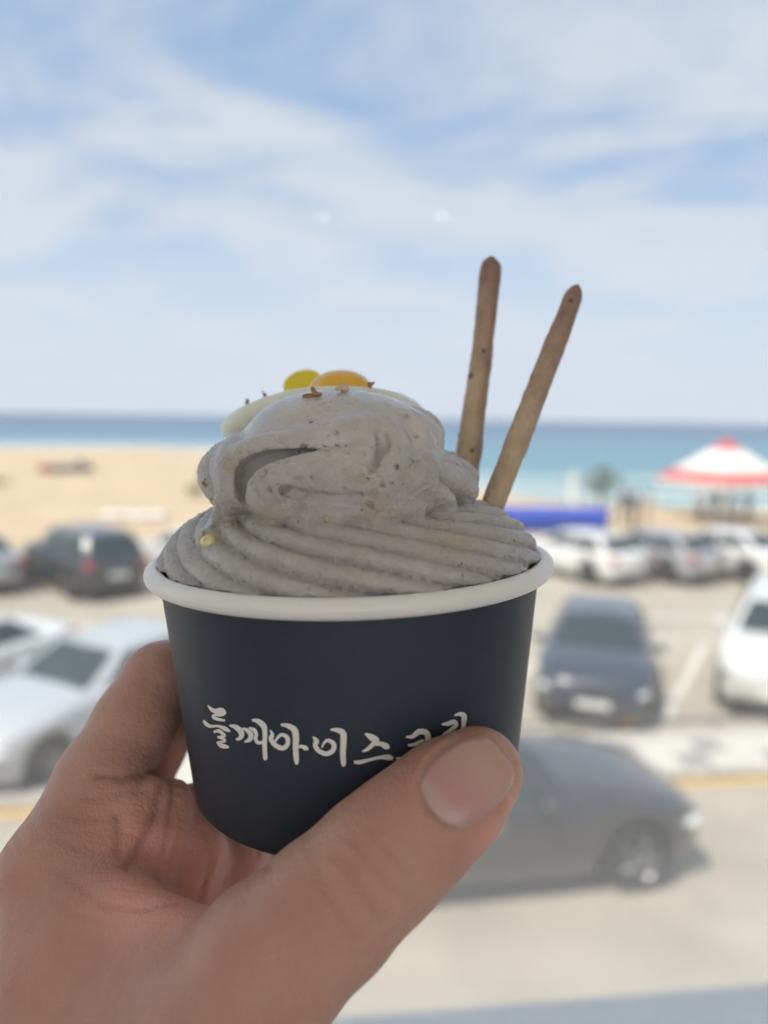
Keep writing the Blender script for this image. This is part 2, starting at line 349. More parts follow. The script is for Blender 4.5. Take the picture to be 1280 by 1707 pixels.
# ------------------------------------------------------------------ the room by the window
YW = 0.44                                                  # pane plane, metres in front of the camera
r = ray(910, 1800); zs = float(CAM.z + r[2] * YW / r[1])   # pane foot
r = ray(910, 1664); zl = float(CAM.z + r[2] * (YW + .24) / r[1])   # outer ledge height
FL, CE = 3.10, 5.52
RX, RD = 5.2, 3.3                                          # half width and depth of the room
struct(MB().box((0, (YW - RD) / 2 + .07, FL - 0.1), (2 * RX + .4, RD + YW + .2, 0.2)).build('floor', floor_m))
struct(MB().box((0, (YW - RD) / 2 + .12, CE + 0.1), (2 * RX + .4, RD + YW + .3, 0.2)).build('ceiling', wall_m))
struct(MB().box((-RX - .1, (YW - RD) / 2 - .05, (FL + CE) / 2), (0.2, RD + YW - .1, CE - FL - .006)).build('wall_left', wall_m))
struct(MB().box((RX + .1, (YW - RD) / 2 - .05, (FL + CE) / 2), (0.2, RD + YW - .1, CE - FL - .006)).build('wall_right', wall_m))
mb = MB(); mb.box((0, YW + .03, (zs - .06) / 2 - 0.1), (2 * RX, 0.2, zs - .26)); mb.box((-3.9, YW + .03, (zs + CE) / 2 - .03), (2.58, 0.2, CE - zs)); mb.box((3.9, YW + .03, (zs + CE) / 2 - .03), (2.58, 0.2, CE - zs))
struct(mb.build('wall_front', wall_m))
mb = MB(); mb.box((0, -RD, FL + 0.5), (2 * RX - .01, 0.16, 1.0)); mb.box((-4.3, -RD, FL + 1.6), (1.7, 0.15, 1.4)); mb.box((4.3, -RD, FL + 1.6), (1.7, 0.15, 1.4))  # unseen back wall; panels and opening sized to set the fill light
for x in (-RX + .1, RX - .1): mb.box((x, -RD, (FL + CE) / 2 + .1), (0.12, 0.12, CE - FL - .3))
struct(mb.build('wall_back', wall_m))
win = empty('window', (0, YW, zs)); tag(win, 'large window with added tint, painted-in reflection veil and white sill, between camera and beach', 'window')
MB().box((0, -0.105, -0.045), (5.2, 0.24, 0.05)).build('sill', sill_m, win, bevel=0.006)
MB().box((0, 0.187, zl - zs - .03), (5.6, 0.106, 0.06)).build('outer_sill', ledge_m, win, bevel=0.006)
for x in (-2.56, 2.56): MB().box((x, 0, (CE - zs) / 2 - .01), (0.08, 0.07, CE - zs)).build('frame_post', frame_m, win)
MB().box((0, 0, CE - .04 - zs), (5.03, 0.06, 0.06)).build('frame_rail', frame_m, win); MB().box((0, 0.012, -0.021), (5.03, 0.03, 0.034)).build('frame_rail', frame_m, win)
MB().box((-.375, 0.012, (4.6 + .52 - zs) / 2), (0.03, 0.035, 4.6 + .52 - zs)).build('added_mullion', frame_m, win); MB().box((1.08, 0.012, 4.6 + .515 - zs), (2.87, 0.035, 0.03)).build('added_transom', frame_m, win)  # made-up bars edging openings added to let in more sky light
pm = bpy.data.materials.new('added_tint_painted_veil'); pm.use_nodes = True; t = pm.node_tree; t.nodes.remove(t.nodes['Principled BSDF']); out = t.nodes['Material Output']
tr = N(t, 'ShaderNodeBsdfTransparent'); tr.inputs[0].default_value = (0.555, 0.56, 0.56, 1); tl = N(t, 'ShaderNodeBsdfTranslucent'); tl.inputs[0].default_value = (0.95, 0.90, 0.83, 1)  # tint added to dim the outside view against the light indoors
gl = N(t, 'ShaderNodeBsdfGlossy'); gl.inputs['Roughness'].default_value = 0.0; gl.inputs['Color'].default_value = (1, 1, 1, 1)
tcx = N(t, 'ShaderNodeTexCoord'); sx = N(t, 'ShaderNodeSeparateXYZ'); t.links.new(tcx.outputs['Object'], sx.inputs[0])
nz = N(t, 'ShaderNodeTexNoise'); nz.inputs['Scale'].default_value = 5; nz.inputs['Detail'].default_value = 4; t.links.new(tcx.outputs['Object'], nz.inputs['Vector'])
mr = N(t, 'ShaderNodeMapRange', interpolation_type='SMOOTHSTEP'); mr.inputs['From Min'].default_value = 0.0; mr.inputs['From Max'].default_value = 0.34; mr.inputs['To Min'].default_value = 0.25; mr.inputs['To Max'].default_value = 0.05  # veil of reflected room light painted into the glass, stronger towards the foot
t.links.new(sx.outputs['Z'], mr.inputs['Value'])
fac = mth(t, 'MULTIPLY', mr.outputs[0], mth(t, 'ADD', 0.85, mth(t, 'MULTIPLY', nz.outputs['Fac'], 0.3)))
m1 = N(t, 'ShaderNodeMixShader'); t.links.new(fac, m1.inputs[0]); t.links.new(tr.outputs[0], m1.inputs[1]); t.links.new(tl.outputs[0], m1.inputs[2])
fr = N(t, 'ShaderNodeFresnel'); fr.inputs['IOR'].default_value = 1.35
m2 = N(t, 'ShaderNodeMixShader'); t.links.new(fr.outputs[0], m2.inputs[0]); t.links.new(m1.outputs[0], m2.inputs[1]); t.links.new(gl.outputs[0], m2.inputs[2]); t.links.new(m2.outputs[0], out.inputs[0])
mb = MB(); mb.add([(-.36, 0.012, -.001), (2.52, 0.012, -.001), (2.52, 0.012, 4.6 + .50 - zs), (-.36, 0.012, 4.6 + .50 - zs)], [(0, 1, 2, 3)]); mb.build('pane', pm, win)  # pane stops short at left and top, leaving the added light openings
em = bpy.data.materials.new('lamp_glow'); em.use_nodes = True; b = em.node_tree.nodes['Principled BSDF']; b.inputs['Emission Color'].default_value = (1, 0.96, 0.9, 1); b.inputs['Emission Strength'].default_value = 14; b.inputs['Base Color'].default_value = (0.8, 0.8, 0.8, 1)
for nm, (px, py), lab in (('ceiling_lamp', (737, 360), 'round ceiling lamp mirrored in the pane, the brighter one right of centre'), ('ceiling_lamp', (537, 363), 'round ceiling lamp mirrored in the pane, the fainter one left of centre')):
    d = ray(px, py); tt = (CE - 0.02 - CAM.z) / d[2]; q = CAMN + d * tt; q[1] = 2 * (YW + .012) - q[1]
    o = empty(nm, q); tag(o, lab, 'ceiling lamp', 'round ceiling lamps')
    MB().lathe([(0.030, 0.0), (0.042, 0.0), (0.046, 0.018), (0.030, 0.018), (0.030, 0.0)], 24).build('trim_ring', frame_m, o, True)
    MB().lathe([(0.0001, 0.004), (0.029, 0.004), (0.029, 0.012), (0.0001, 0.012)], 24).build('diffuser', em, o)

# ------------------------------------------------------------------ cars
SPEC = {   # L, W, H, belt, nose z, windscreen foot x, roof front x, roof rear x, rear foot x, tail z
    'sedan': (4.72, 1.84, 1.45, 0.95, 0.70, 1.02, 0.22, -1.05, -1.85, 1.02),
    'suv': (4.55, 1.88, 1.68, 1.08, 0.86, 1.05, 0.42, -1.78, -2.16, 1.08),
    'hatch': (4.20, 1.80, 1.42, 0.95, 0.74, 1.08, 0.25, -1.30, -1.94, 0.97),
}
CACHE = {}
def car_meshes(kind):
    if kind in CACHE: return CACHE[kind]
    L, Wd, H, belt, nose, xwf, xrf, xrr, xrb, tail = SPEC[kind]; hl = L / 2; R = 0.345 if kind == 'suv' else 0.325; RA = R + 0.055
    xf, xr = hl - 0.76, -hl + 0.86; D = {}
    xs = sorted(set([round(v, 3) for v in np.linspace(-hl, hl, 30)] + [round(c + RA * math.cos(a), 3) for c in (xf, xr) for a in np.linspace(0, math.pi, 13)]))
    rings = []
    for x in xs:
        u = abs(x) / hl; wq = Wd / 2 * (1 - 0.26 * u ** 8 - 0.03 * u ** 2)
        if x > xwf: s_ = (x - xwf) / (hl - xwf); zt = belt + 0.04 - (belt + 0.04 - nose) * (0.35 * s_ + 0.65 * s_ ** 3.2)
        elif x < xrb: s_ = (xrb - x) / (hl + xrb + 1e-6); zt = tail + 0.02 - 0.10 * s_ ** 3
        else: s_ = (x - xrb) / (xwf - xrb); zt = tail + (belt + 0.04 - tail) * s_
        zb = 0.22 + 0.12 * max(0, (u - 0.9) / 0.1)
        for c in (xf, xr):
            if abs(x - c) < RA: zb = max(zb, R + math.sqrt(max(RA * RA - (x - c) ** 2, 0)))
        zt = max(zt, zb + 0.05)
        tuck = 0.10 * max(0, (u - 0.93) / 0.07)
        h1 = zb + (zt - zb) * 0.30; h2 = zb + (zt - zb) * 0.62
        half = [(wq * 0.70, zb), (wq * 0.965, zb + 0.005), (wq * 0.995, h1), (wq * (1.0 - tuck), h2), (wq * 0.975, zt - 0.07), (wq * 0.90, zt - 0.012), (wq * 0.55, zt + 0.018), (0, zt + 0.028)]
        rings.append([(x, y, z) for y, z in half] + [(x, -y, z) for y, z in half[-2::-1]])
    mb = MB(); n = len(rings[0])
    mb.add([p for r_ in rings for p in r_], [(i * n + k, (i + 1) * n + k, (i + 1) * n + k + 1, i * n + k + 1) for i in range(len(rings) - 1) for k in range(n - 1)])
    m = len(mb.v) - n; mb.f += [tuple(range(n)), tuple(m + k for k in range(n))[::-1]]
    D['body'] = mb
    D['underbody'] = MB().box((0, 0, 0.36), (L - 0.5, Wd * 0.62, 0.26)).box((0, 0, 0.28), (xf - xr - 2 * RA - .05, Wd * 0.9, 0.14))
    # cabin: bilinear sides between belt ring and roof ring
    wb, wt = Wd / 2 * 0.90, Wd / 2 * 0.665; zb = belt - 0.02; zr = H - 0.05
    def side(s_, t_, sg, o=0):
        x = (xrb + (xwf - xrb) * s_) * (1 - t_) + (xrr + (xrf - xrr) * s_) * t_; bul = 0.045 * math.sin(t_ * math.pi)
        tp = 1 - 0.10 * (2 * s_ - 1) ** 4
        return (x, sg * ((wb * (1 - t_) + wt * t_) * tp + bul + o), zb + (zr - zb) * t_)
    mb = MB(); ns, ntt = 12, 5; loop = []
    for k in range(ntt + 1):
        t_ = k / ntt; row = [side(i / ns, t_, 1) for i in range(ns + 1)] + [side(i / ns, t_, -1) for i in range(ns, -1, -1)]
        fx, wy = row[ns][0], row[ns][1]; loop.append(row)
    nn = len(loop[0])
    mb.add([p for r_ in loop for p in r_], [(k * nn + i, k * nn + (i + 1) % nn, (k + 1) * nn + (i + 1) % nn, (k + 1) * nn + i) for k in range(ntt) for i in range(nn)])
    base = len(mb.v); vs = []
    for i in range(ns + 1):
        for j in range(9):
            v = -1 + j / 4; s_ = i / ns; p = side(s_, 1, 1); vs.append((p[0], p[1] * v * -1, zr + 0.055 * (1 - v * v * .95) * (1 - 0.75 * (2 * s_ - 1) ** 4) - .002))
    mb.add(vs, [(i * 9 + j, i * 9 + j + 1, (i + 1) * 9 + j + 1, (i + 1) * 9 + j) for i in range(ns) for j in range(8)])
    D['cabin'] = mb
    def pane(f, nu=6, nv=4):
        m_ = MB(); m_.add([f(i / nu, j / nv) for i in range(nu + 1) for j in range(nv + 1)], [(i * (nv + 1) + j, i * (nv + 1) + j + 1, (i + 1) * (nv + 1) + j + 1, (i + 1) * (nv + 1) + j) for i in range(nu) for j in range(nv)]); return m_
    for nm, s0, s1 in (('front', .52, .92), ('rear', .07 if kind != 'suv' else .22, .485)) + ((('quarter', .04, .19),) if kind == 'suv' else ()):
        for sg in (1, -1): D['side_window', nm, sg] = pane(lambda u, v: side(s0 + (s1 - s0) * u, 0.12 + 0.74 * v, sg, 0.012))
    def endp(s_, o):
        def f(u, v):
            t_ = 0.08 + 0.84 * v; a = side(s_, t_, 1); y = a[1] * (0.90 - 1.80 * u); return (a[0] + o * (1 + 2.2 * (1 - (2 * u - 1) ** 2)), y, a[2])
        return f
    D['windscreen'] = pane(endp(1, 0.012)); D['rear_window'] = pane(endp(0, -0.012))
    # bumper-level fittings
    wf = Wd / 2
    for sg in (1, -1):
        D['headlight', sg] = MB().ell((hl - 0.17, sg * (wf - 0.30), nose - 0.085), (0.17, 0.21, 0.065))
        D['taillight', sg] = MB().ell((-hl + 0.09, sg * (wf - 0.27), tail - 0.16), (0.11, 0.19, 0.085))
        D['mirror', sg] = MB().ell((xwf - 0.42, sg * (wf + 0.06), belt + 0.06), (0.10, 0.11, 0.075))
        for q in (0.1, -0.85): D['door_handle', sg, q] = MB().box((q, sg * (wf * 0.985), belt - 0.13), (0.18, 0.05, 0.03))
    D['grille'] = MB().ell((hl - 0.075, 0, nose - 0.17), (0.085, 0.42, 0.075)); D['air_intake'] = MB().box((hl - 0.05, 0, 0.36), (0.09, wf * 1.2, 0.10))
    D['number_plate', 1] = MB().box((hl + 0.008, 0, 0.47), (0.02, 0.50, 0.11)); D['number_plate', -1] = MB().box((-hl - 0.008, 0, 0.66), (0.02, 0.50, 0.14))
    D['tyre'] = MB().lathe([(R - 0.11, -0.09), (R - 0.02, -0.10), (R, -0.07), (R, 0.07), (R - 0.02, 0.10), (R - 0.11, 0.09), (R - 0.11, -0.09)], 28, Matrix.Rotation(math.pi / 2, 4, 'X'))
    rm = MB().lathe([(R - 0.11, 0.085), (R - 0.135, 0.05), (R - 0.145, -0.06)], 28, Matrix.Rotation(math.pi / 2, 4, 'X'))
    for k in range(5):
        a = k * 2 * math.pi / 5
        rm.tube([(0, -0.065, 0), (0.5 * R * math.cos(a), -0.075, 0.5 * R * math.sin(a)), ((R - .12) * math.cos(a), -0.08, (R - .12) * math.sin(a))], [0.05, 0.03, 0.035], 6)
        rm.tube([(0, 0.065, 0), (0.5 * R * math.cos(a), 0.075, 0.5 * R * math.sin(a)), ((R - .12) * math.cos(a), 0.08, (R - .12) * math.sin(a))], [0.05, 0.03, 0.035], 6)
    rm.lathe([(0.001, -0.05), (0.07, -0.05), (0.07, 0.05), (0.001, 0.05)], 12, Matrix.Rotation(math.pi / 2, 4, 'X'))
    D['rim'] = rm; D['wheels'] = [(x, s_ * (wf - 0.115), R) for x in (xf, xr) for s_ in (1, -1)]
    mm = {'body': None, 'cabin': None, 'underbody': black_m, 'windscreen': glass_dark, 'rear_window': glass_dark, 'side_window': glass_dark, 'headlight': lamp_m, 'taillight': red_lens, 'mirror': None, 'door_handle': chrome,
          'grille': black_m, 'air_intake': black_m, 'number_plate': plate_m, 'tyre': tyre_m, 'rim': rim_m}
    out_ = {}
    for k, v in D.items():
        if k == 'wheels': out_[k] = v; continue
        nm = k if isinstance(k, str) else k[0]; out_[k] = (nm, v.mesh(nm, mm[nm], nm not in ('number_plate', 'underbody', 'air_intake', 'door_handle')), mm[nm] is None)
    CACHE[kind] = out_; return out_
def car(kind, label, cat, pm_, loc, heading, group=None):
    D = car_meshes(kind); ang = math.atan2(heading.y, heading.x)
    o = empty('parked_car' if group else 'passing_car', (loc.x, loc.y, 0.004), ang); tag(o, label, cat, group)
    for k, v in D.items():
        if k in ('wheels', 'tyre', 'rim'): continue
        nm, me, painted = v
        if painted:
            me = me.copy(); me.materials.append(pm_)
        link(nm, me, o)
    for p_ in D['wheels']:
        wh = bpy.data.objects.new('wheel', None); col.objects.link(wh); wh.parent = o; wh.location = p_
        link('tyre', D['tyre'][1], wh); link('rim', D['rim'][1], wh)
    return o
HN = -AXN
HF = Vector((-math.sin(math.radians(23)), math.cos(math.radians(23)), 0))
g1, g2 = 'cars parked in the row next to the pavement', 'cars parked nose-in along the beach'
white_p, silver_p, dark_p, navy_p, grey_p = paint('white', (0.78, 0.78, 0.76)), paint('silver', (0.50, 0.52, 0.54)), paint('charcoal', (0.035, 0.04, 0.05)), paint('navy', (0.035, 0.045, 0.07)), paint('grey', (0.36, 0.36, 0.38))
HL = Vector((-math.sin(math.radians(36)), math.cos(math.radians(36)), 0))
def near(px, py, kind): return G(px, py) + AXN * (SPEC[kind][0] / 2)
def far(px, py, kind, h=HF): return G(px, py) + h * (SPEC[kind][0] / 2)
car('hatch', 'dark navy car facing the camera, beside the right edge of the cup', 'car', navy_p, G(985, 1226) + Vector((math.sin(.42), math.cos(.42), 0)) * 2.1, -Vector((math.sin(.42), math.cos(.42), 0)), g1)
car('suv', 'white van-like car facing the camera, cut by the right picture edge', 'car', white_p, near(1290, 1212, 'suv'), HN, g1)
car('sedan', 'silver sedan facing the camera, left of the index finger', 'car', silver_p, near(-80, 1328, 'sedan'), HN, g1)
car('sedan', 'white car behind the silver sedan, cut by the left picture edge', 'car', white_p, near(-80, 1328, 'sedan') + Vector((-2.9, 0.9, 0)), HN, g1)
car('suv', 'dark grey car seen from behind with two red tail lights, left of the cup', 'car', dark_p, far(200, 1002, 'suv', HL), HL, g2)
car('sedan', 'grey sedan seen from behind, cut by the left picture edge near the sand', 'car', grey_p, far(-8, 998, 'sedan', HL), HL, g2)
car('sedan', 'white car mostly hidden behind the left rim of the cup', 'car', white_p, far(400, 985, 'sedan', HL), HL, g2)
car('hatch', 'white car parked below the blue banner, right of the cup rim', 'car', white_p, far(1052, 980, 'hatch'), HF, g2)
car('hatch', 'silver grey car between two white cars in the beach row', 'car', grey_p, far(1182, 978, 'hatch'), HF, g2)
car('sedan', 'white car at the right picture edge in the beach row', 'car', white_p, far(1318, 978, 'sedan'), HF, g2)
pc = G(1085, 1492); car('sedan', 'dark car passing on the road behind the thumb', 'car', paint('black', (0.030, 0.030, 0.034)), Vector((pc.x - 1.75, pc.y + .86, 0)), Vector((1, 0.05, 0)).normalized())

# ------------------------------------------------------------------ rail, tent, banner, beach things
o = empty('guard_rail', (0, y_rail + 0.02, 0)); tag(o, 'low grey rail along the front of the parked cars', 'rail')
MB().tube([(-14, 0, 0.20), (16, 0, 0.20)], 0.035, 10).build('rail', steel, o, True)
for i in range(-7, 9): MB().lathe([(0.035, 0), (0.03, 0.02), (0.03, 0.2), (0.0001, 0.21)], 10, Matrix.Translation((i * 2.0 + .45, 0, 0))).build('post', steel, o, True)
orange = mat('reflector', (0.75, 0.25, 0.04), 0.4)
q = G(1040, 1222); MB().box((q.x, -0.045, 0.20), (0.14, 0.02, 0.08)).build('reflector', orange, o, bevel=0.008)
q = G(1203, 866); TX = q
o = empty('canopy_tent', q, 0.25); tag(o, 'red and white striped canopy tent standing on the beach', 'tent')
red_c = mat('red_canvas', (0.62, 0.07, 0.09), 0.8, (2, 0.08)); white_c = mat('white_canvas', (0.84, 0.82, 0.76), 0.8, (2, 0.06))
def cring(r_, z): return [(r_ * x, r_ * y, z) for x, y in ((1, 1), (0, 1.02), (-1, 1), (-1.02, 0), (-1, -1), (0, -1.02), (1, -1), (1.02, 0))]
def band(nm, lv, m_):
    mb = MB(); vs = [p for l in lv for p in cring(*l)]; mb.add(vs, [(i * 8 + k, i * 8 + (k + 1) % 8, (i + 1) * 8 + (k + 1) % 8, (i + 1) * 8 + k) for i in range(len(lv) - 1) for k in range(8)])
    ob = mb.build(nm, m_, o); s_ = ob.modifiers.new('solid', 'SOLIDIFY'); s_.thickness = 0.01
HT = 1.95
band('valance', [(2.18, HT - 0.28), (2.19, HT)], white_c); band('canopy_band', [(2.20, HT), (1.86, HT + 0.28), (1.66, HT + 0.42)], red_c)
band('canopy', [(1.66, HT + 0.42), (1.12, HT + 0.86), (0.55, HT + 1.42)], white_c); band('apex_cap', [(0.55, HT + 1.42), (0.25, HT + 1.72), (0.06, HT + 1.92)], red_c)
for sx_ in (-1, 1):
    for sy_ in (-1, 1): MB().tube([(2.1 * sx_, 2.1 * sy_, 0), (2.1 * sx_, 2.1 * sy_, HT)], 0.04, 8).build('post', white_c, o, True)
blue_c = mat('blue_banner', (0.03, 0.09, 0.55), 0.7, (2, 0.1))
a = G(800, 902); b_ = G(1012, 902); o = empty('banner_fence', a); dv = b_ - a; ln = dv.length; o.rotation_euler = (0, 0, math.atan2(dv.y, dv.x)); tag(o, 'long blue banner strung low above the white car', 'banner')
mb = MB(); nsg = 24; mb.add([(ln * i / nsg, 0.03 * math.sin(i * 1.3), z) for i in range(nsg + 1) for z in (0.30, 0.85, 1.34)], [(3 * i + j, 3 * i + 3 + j, 3 * i + 4 + j, 3 * i + 1 + j) for i in range(nsg) for j in (0, 1)])
x = mb.build('cloth', blue_c, o, True); s_ = x.modifiers.new('solid', 'SOLIDIFY'); s_.thickness = 0.006
for k in range(4): MB().tube([(ln * k / 3, 0.05, 0), (ln * k / 3, 0.05, 1.42)], 0.03, 8).build('post', steel, o, True)
q = G(952, 864); o = empty('marker_post', q); tag(o, 'slim white post standing on the sand beside the small tree', 'post')
MB().lathe([(0.16, 0), (0.17, 0.1), (0.13, 0.25), (0.12, 1.9), (0.10, 2.05)], 12).build('pole', white_c, o, True); MB().lathe([(0.14, 2.05), (0.15, 2.10), (0.0001, 2.28)], 12).build('finial', white_c, o, True)
# leafy plants
leaf_m = mat('foliage', (0.10, 0.15, 0.09), 0.7, (3, 0.35)); bark = mat('bark', (0.13, 0.10, 0.075), 0.9, (6, 0.2)); grass_m = mat('dune_leaf', (0.20, 0.24, 0.09), 0.8, (2, 0.25))
def leaves(n, f, sz):
    mb = MB()
    for i in range(n):
        c = f(); d = Vector((RND.gauss(0, 1), RND.gauss(0, 1), RND.gauss(0.4, 1))).normalized(); e_ = d.orthogonal().normalized(); s_ = sz * RND.uniform(.6, 1.3); g = d.cross(e_)
        mb.add([c - e_ * s_, c + g * s_ * .35, c + e_ * s_, c - g * s_ * .35], [(0, 1, 2, 3)])
    return mb
def clump(cs, rs):
    def f():
        k = RND.randrange(len(cs)); v = Vector((RND.gauss(0, 1), RND.gauss(0, 1), RND.gauss(0, 1))).normalized() * (RND.random() ** .4); return Vector(cs[k]) + Vector((v.x * rs[k], v.y * rs[k], v.z * rs[k] * .7))
    return f
q = G(1000, 862); o = empty('small_tree', q); tag(o, 'small round dark green tree on the sand left of the tent', 'tree')
tk = MB().tube([(0, 0, 0), (0.03, 0.02, 0.7), (-.02, 0, 1.4), (0.05, 0, 2.0)], [0.09, 0.07, 0.06, 0.04], 8); tk.tube([(-.02, 0, 1.3), (-.4, .1, 1.8)], [.04, .02], 6); tk.tube([(0, 0, 1.3), (.45, -.1, 1.85)], [.04, .02], 6); tk.build('trunk', bark, o, True)
leaves(800, clump([(0, 0, 2.05), (-.55, .1, 1.8), (.6, -.1, 1.85), (.1, .3, 1.5), (-.1, -.3, 2.3), (-.3, .2, 1.3), (.35, 0, 1.25)], [.55, .5, .5, .5, .45, .4, .4]), 0.09).build('crown', leaf_m, o)
for (px, py, wd, ht, lab) in ((338, 828, 1.5, 0.75, 'low green beach shrub beside the left edge of the swirl'), (352, 800, 1.6, 0.7, 'far green beach shrub just left of the swirl'), (-8, 815, 2.2, 0.9, 'green beach shrub at the left picture edge')):
    q = G(px, py); o = empty('beach_shrub', q); tag(o, lab, 'shrub', 'shrubs on the sand')
    cs = [(RND.uniform(-wd / 2, wd / 2), RND.uniform(-.5, .5), ht * RND.uniform(.3, .7)) for i in range(7)]
    leaves(500, clump(cs, [ht * .5] * 7), 0.09).build('foliage', grass_m, o)
    st = MB()
    for c in cs: st.tube([(c[0] * .3, c[1] * .3, -.05), c], [.02, .008], 5)
    st.build('stem', bark, o)
# white sheet on the sand
q = G(222, 862); o = tag(grid('ground_sheet', -1.45, 1.45, -0.55, 0.55, 40, 16, lambda X, Y: 0.16 + 0.05 * np.sin(X * 5) * np.cos(Y * 4) + 0.03 * np.sin(X * 11 + Y * 6), white_c), 'flat white sheet lying on the sand behind the dark car', 'sheet'); o.location = (q.x, q.y, 0); o.rotation_euler = (0, 0, -.12)
s_ = o.modifiers.new('solid', 'SOLIDIFY'); s_.thickness = 0.12
# small boat with a red bow far out on the sand
q = G(112, 788); o = empty('beached_boat', q, 0.1); tag(o, 'small dark boat with a red bow lying far up the sand', 'boat')
hull_m = mat('hull', (0.10, 0.12, 0.16), 0.5); redh = mat('red_hull', (0.45, 0.06, 0.05), 0.5)
def hull(x0, x1, nm, m_):
    mb = MB(); rr = []
    for i in range(9):
        x_ = x0 + (x1 - x0) * i / 8; wv_ = 0.75 * max(0.03, 1 - (abs(x_) / 2.1) ** 2.6); sh = .55 + .12 * (x_ / 2) ** 2
        rr += [(x_, -wv_, sh), (x_, -wv_ * .8, .18), (x_, 0, 0.02), (x_, wv_ * .8, .18), (x_, wv_, sh), (x_, wv_ * .82, sh - .03), (x_, wv_ * .6, .24), (x_, -wv_ * .6, .24), (x_, -wv_ * .82, sh - .03)]
    mb.add(rr, [(i * 9 + k, i * 9 + (k + 1) % 9, (i + 1) * 9 + (k + 1) % 9, (i + 1) * 9 + k) for i in range(8) for k in range(9)]); mb.f += [tuple(range(9))[::-1], tuple(72 + k for k in range(9))]
    return mb.build(nm, m_, o)
hull(-1.25, 2.05, 'hull', hull_m); hull(-2.05, -1.253, 'bow', redh)
for x_ in (-.5, .5): MB().box((x_, 0, .46), (.25, 1.15, .04)).build('thwart', mat('thwart', (.3, .25, .18), .7), o)
MB().box((1.0, 0, .72), (.5, .45, .5)).build('engine_cover', hull_m, o, bevel=.05)

# ------------------------------------------------------------------ people on the beach
pers_m = bpy.data.materials.new('clothed_person'); pers_m.use_nodes = True; t = pers_m.node_tree
ca = N(t, 'ShaderNodeVertexColor', layer_name='Col'); t.links.new(ca.outputs[0], t.nodes['Principled BSDF'].inputs['Base Color']); t.nodes['Principled BSDF'].inputs['Roughness'].default_value = .85
def person(px, py, top, leg, lab, rz, stride=.16, arm=.2):
    s_ = SDF((-.5, -.45, -.05), (.5, .45, 1.8), 0.025); k = .06; A = np.array
    for sg in (-1, 1):
        hip = A([sg * .09, 0, .90]); kn = A([sg * .10, sg * stride * .5 + .03, .49]); an = A([sg * .10, sg * stride, .08])
        s_.cone(hip, kn, .088, .062, k); s_.cone(kn, an, .062, .042, k); s_.cone(an + A([0, -.02, -.03]), an + A([0, .14, -.045]), .042, .035, .03)
        sh = A([sg * .18, 0, 1.40]); el = A([sg * .25, -sg * arm * .4, 1.12]); ha = A([sg * .25, .08 - sg * arm * .7, .88])
        s_.cone(sh, el, .052, .042, .05); s_.cone(el, ha, .042, .032, .03); s_.cone(ha, ha + A([0, .03, -.09]), .035, .02, .02)
        s_.cone(A([0, 0, 1.38]), sh, .07, .06, .06)
    s_.cone(A([0, 0, .93]), A([0, 0, 1.15]), .145, .125, .08); s_.cone(A([0, 0, 1.12]), A([0, .0, 1.35]), .125, .15, .08); s_.cone(A([0, 0, 1.4]), A([0, .01, 1.52]), .055, .052, .05)
    s_.cone(A([0, .02, 1.60]), A([0, .01, 1.66]), .085, .095, .03); s_.cone(A([0, .11, 1.59]), A([0, .10, 1.61]), .015, .012, .02)
    V, F = s_.mesh(); V = smooth_mesh(V, F, 1); me = mesh_np('person', V, F, pers_m)
    ce = np.tile(np.array([.45, .28, .2, 1.0]), (len(V), 1)); z = V[:, 2]
    ce[(z < 1.48) & (z > .92) & ((np.abs(V[:, 0]) < .23) | (z > 1.1))] = (*top, 1); ce[(z <= .95) & (np.abs(V[:, 0]) < .21)] = (*leg, 1); ce[z < .1] = (.05, .05, .05, 1); ce[(z > 1.68) | ((z > 1.56) & (V[:, 1] < .0))] = (.02, .016, .014, 1)
    ca_ = me.color_attributes.new('Col', 'FLOAT_COLOR', 'POINT'); ca_.data.foreach_set('color', ce.astype(np.float32).ravel())
    o = link('person', me); q = G(px, py); o.location = (q.x, q.y, -0.02); o.rotation_euler = (0, 0, rz); tag(o, lab, 'person', 'people on the beach')
person(1037, 874, (.05, .05, .07), (.03, .035, .05), 'person in dark clothes standing left of the tent', .4)
person(1056, 880, (.08, .09, .13), (.05, .05, .06), 'person in a dark grey top, second left of the tent', 2.2, -.1)
person(1078, 886, (.55, .40, .28), (.5, .42, .33), 'person in beige clothes behind the silver grey car', 1.2, .1)
person(1165, 872, (.45, .45, .47), (.05, .06, .09), 'person in a pale top under the left side of the tent', 3.0)
person(1192, 868, (.06, .07, .1), (.04, .04, .05), 'person in dark clothes under the middle of the tent', .2, .05)
person(1216, 873, (.08, .10, .16), (.25, .22, .18), 'person in a navy top and tan trousers under the tent', 1.8)
person(1243, 870, (.05, .05, .06), (.06, .07, .1), 'person in dark clothes at the right side of the tent', 4.1)

# ------------------------------------------------------------------ paper cup
RC = np.array([-0.794, -1.189, 18.908]); AXC = np.array([-0.018, 1.0, -0.130]); AXC /= np.linalg.norm(AXC)
E1 = np.array([1.0, 0, 0]) - AXC[0] * AXC; E1 /= np.linalg.norm(E1); E2 = np.cross(E1, AXC); E2 = -E2 if E2[2] < 0 else E2
HC, RT, RB = 5.376, 4.436, 3.882
def frame_of(origin_cm):
    o_ = W_(origin_cm); a, b, c = MC @ E1, MC @ E2, MC @ AXC
    return Matrix(((a[0], b[0], c[0], o_[0]), (a[1], b[1], c[1], o_[1]), (a[2], b[2], c[2], o_[2]), (0, 0, 0, 1)))
def cup_empty(name, origin_cm):
    o_ = bpy.data.objects.new(name, None); col.objects.link(o_); o_.matrix_world = frame_of(origin_cm); o_.empty_display_size = .02; return o_
def to_local(Vcm, M): Mi = np.array(M.inverted()); Wd_ = W_(Vcm); return Wd_ @ Mi[:3, :3].T + Mi[:3, 3]
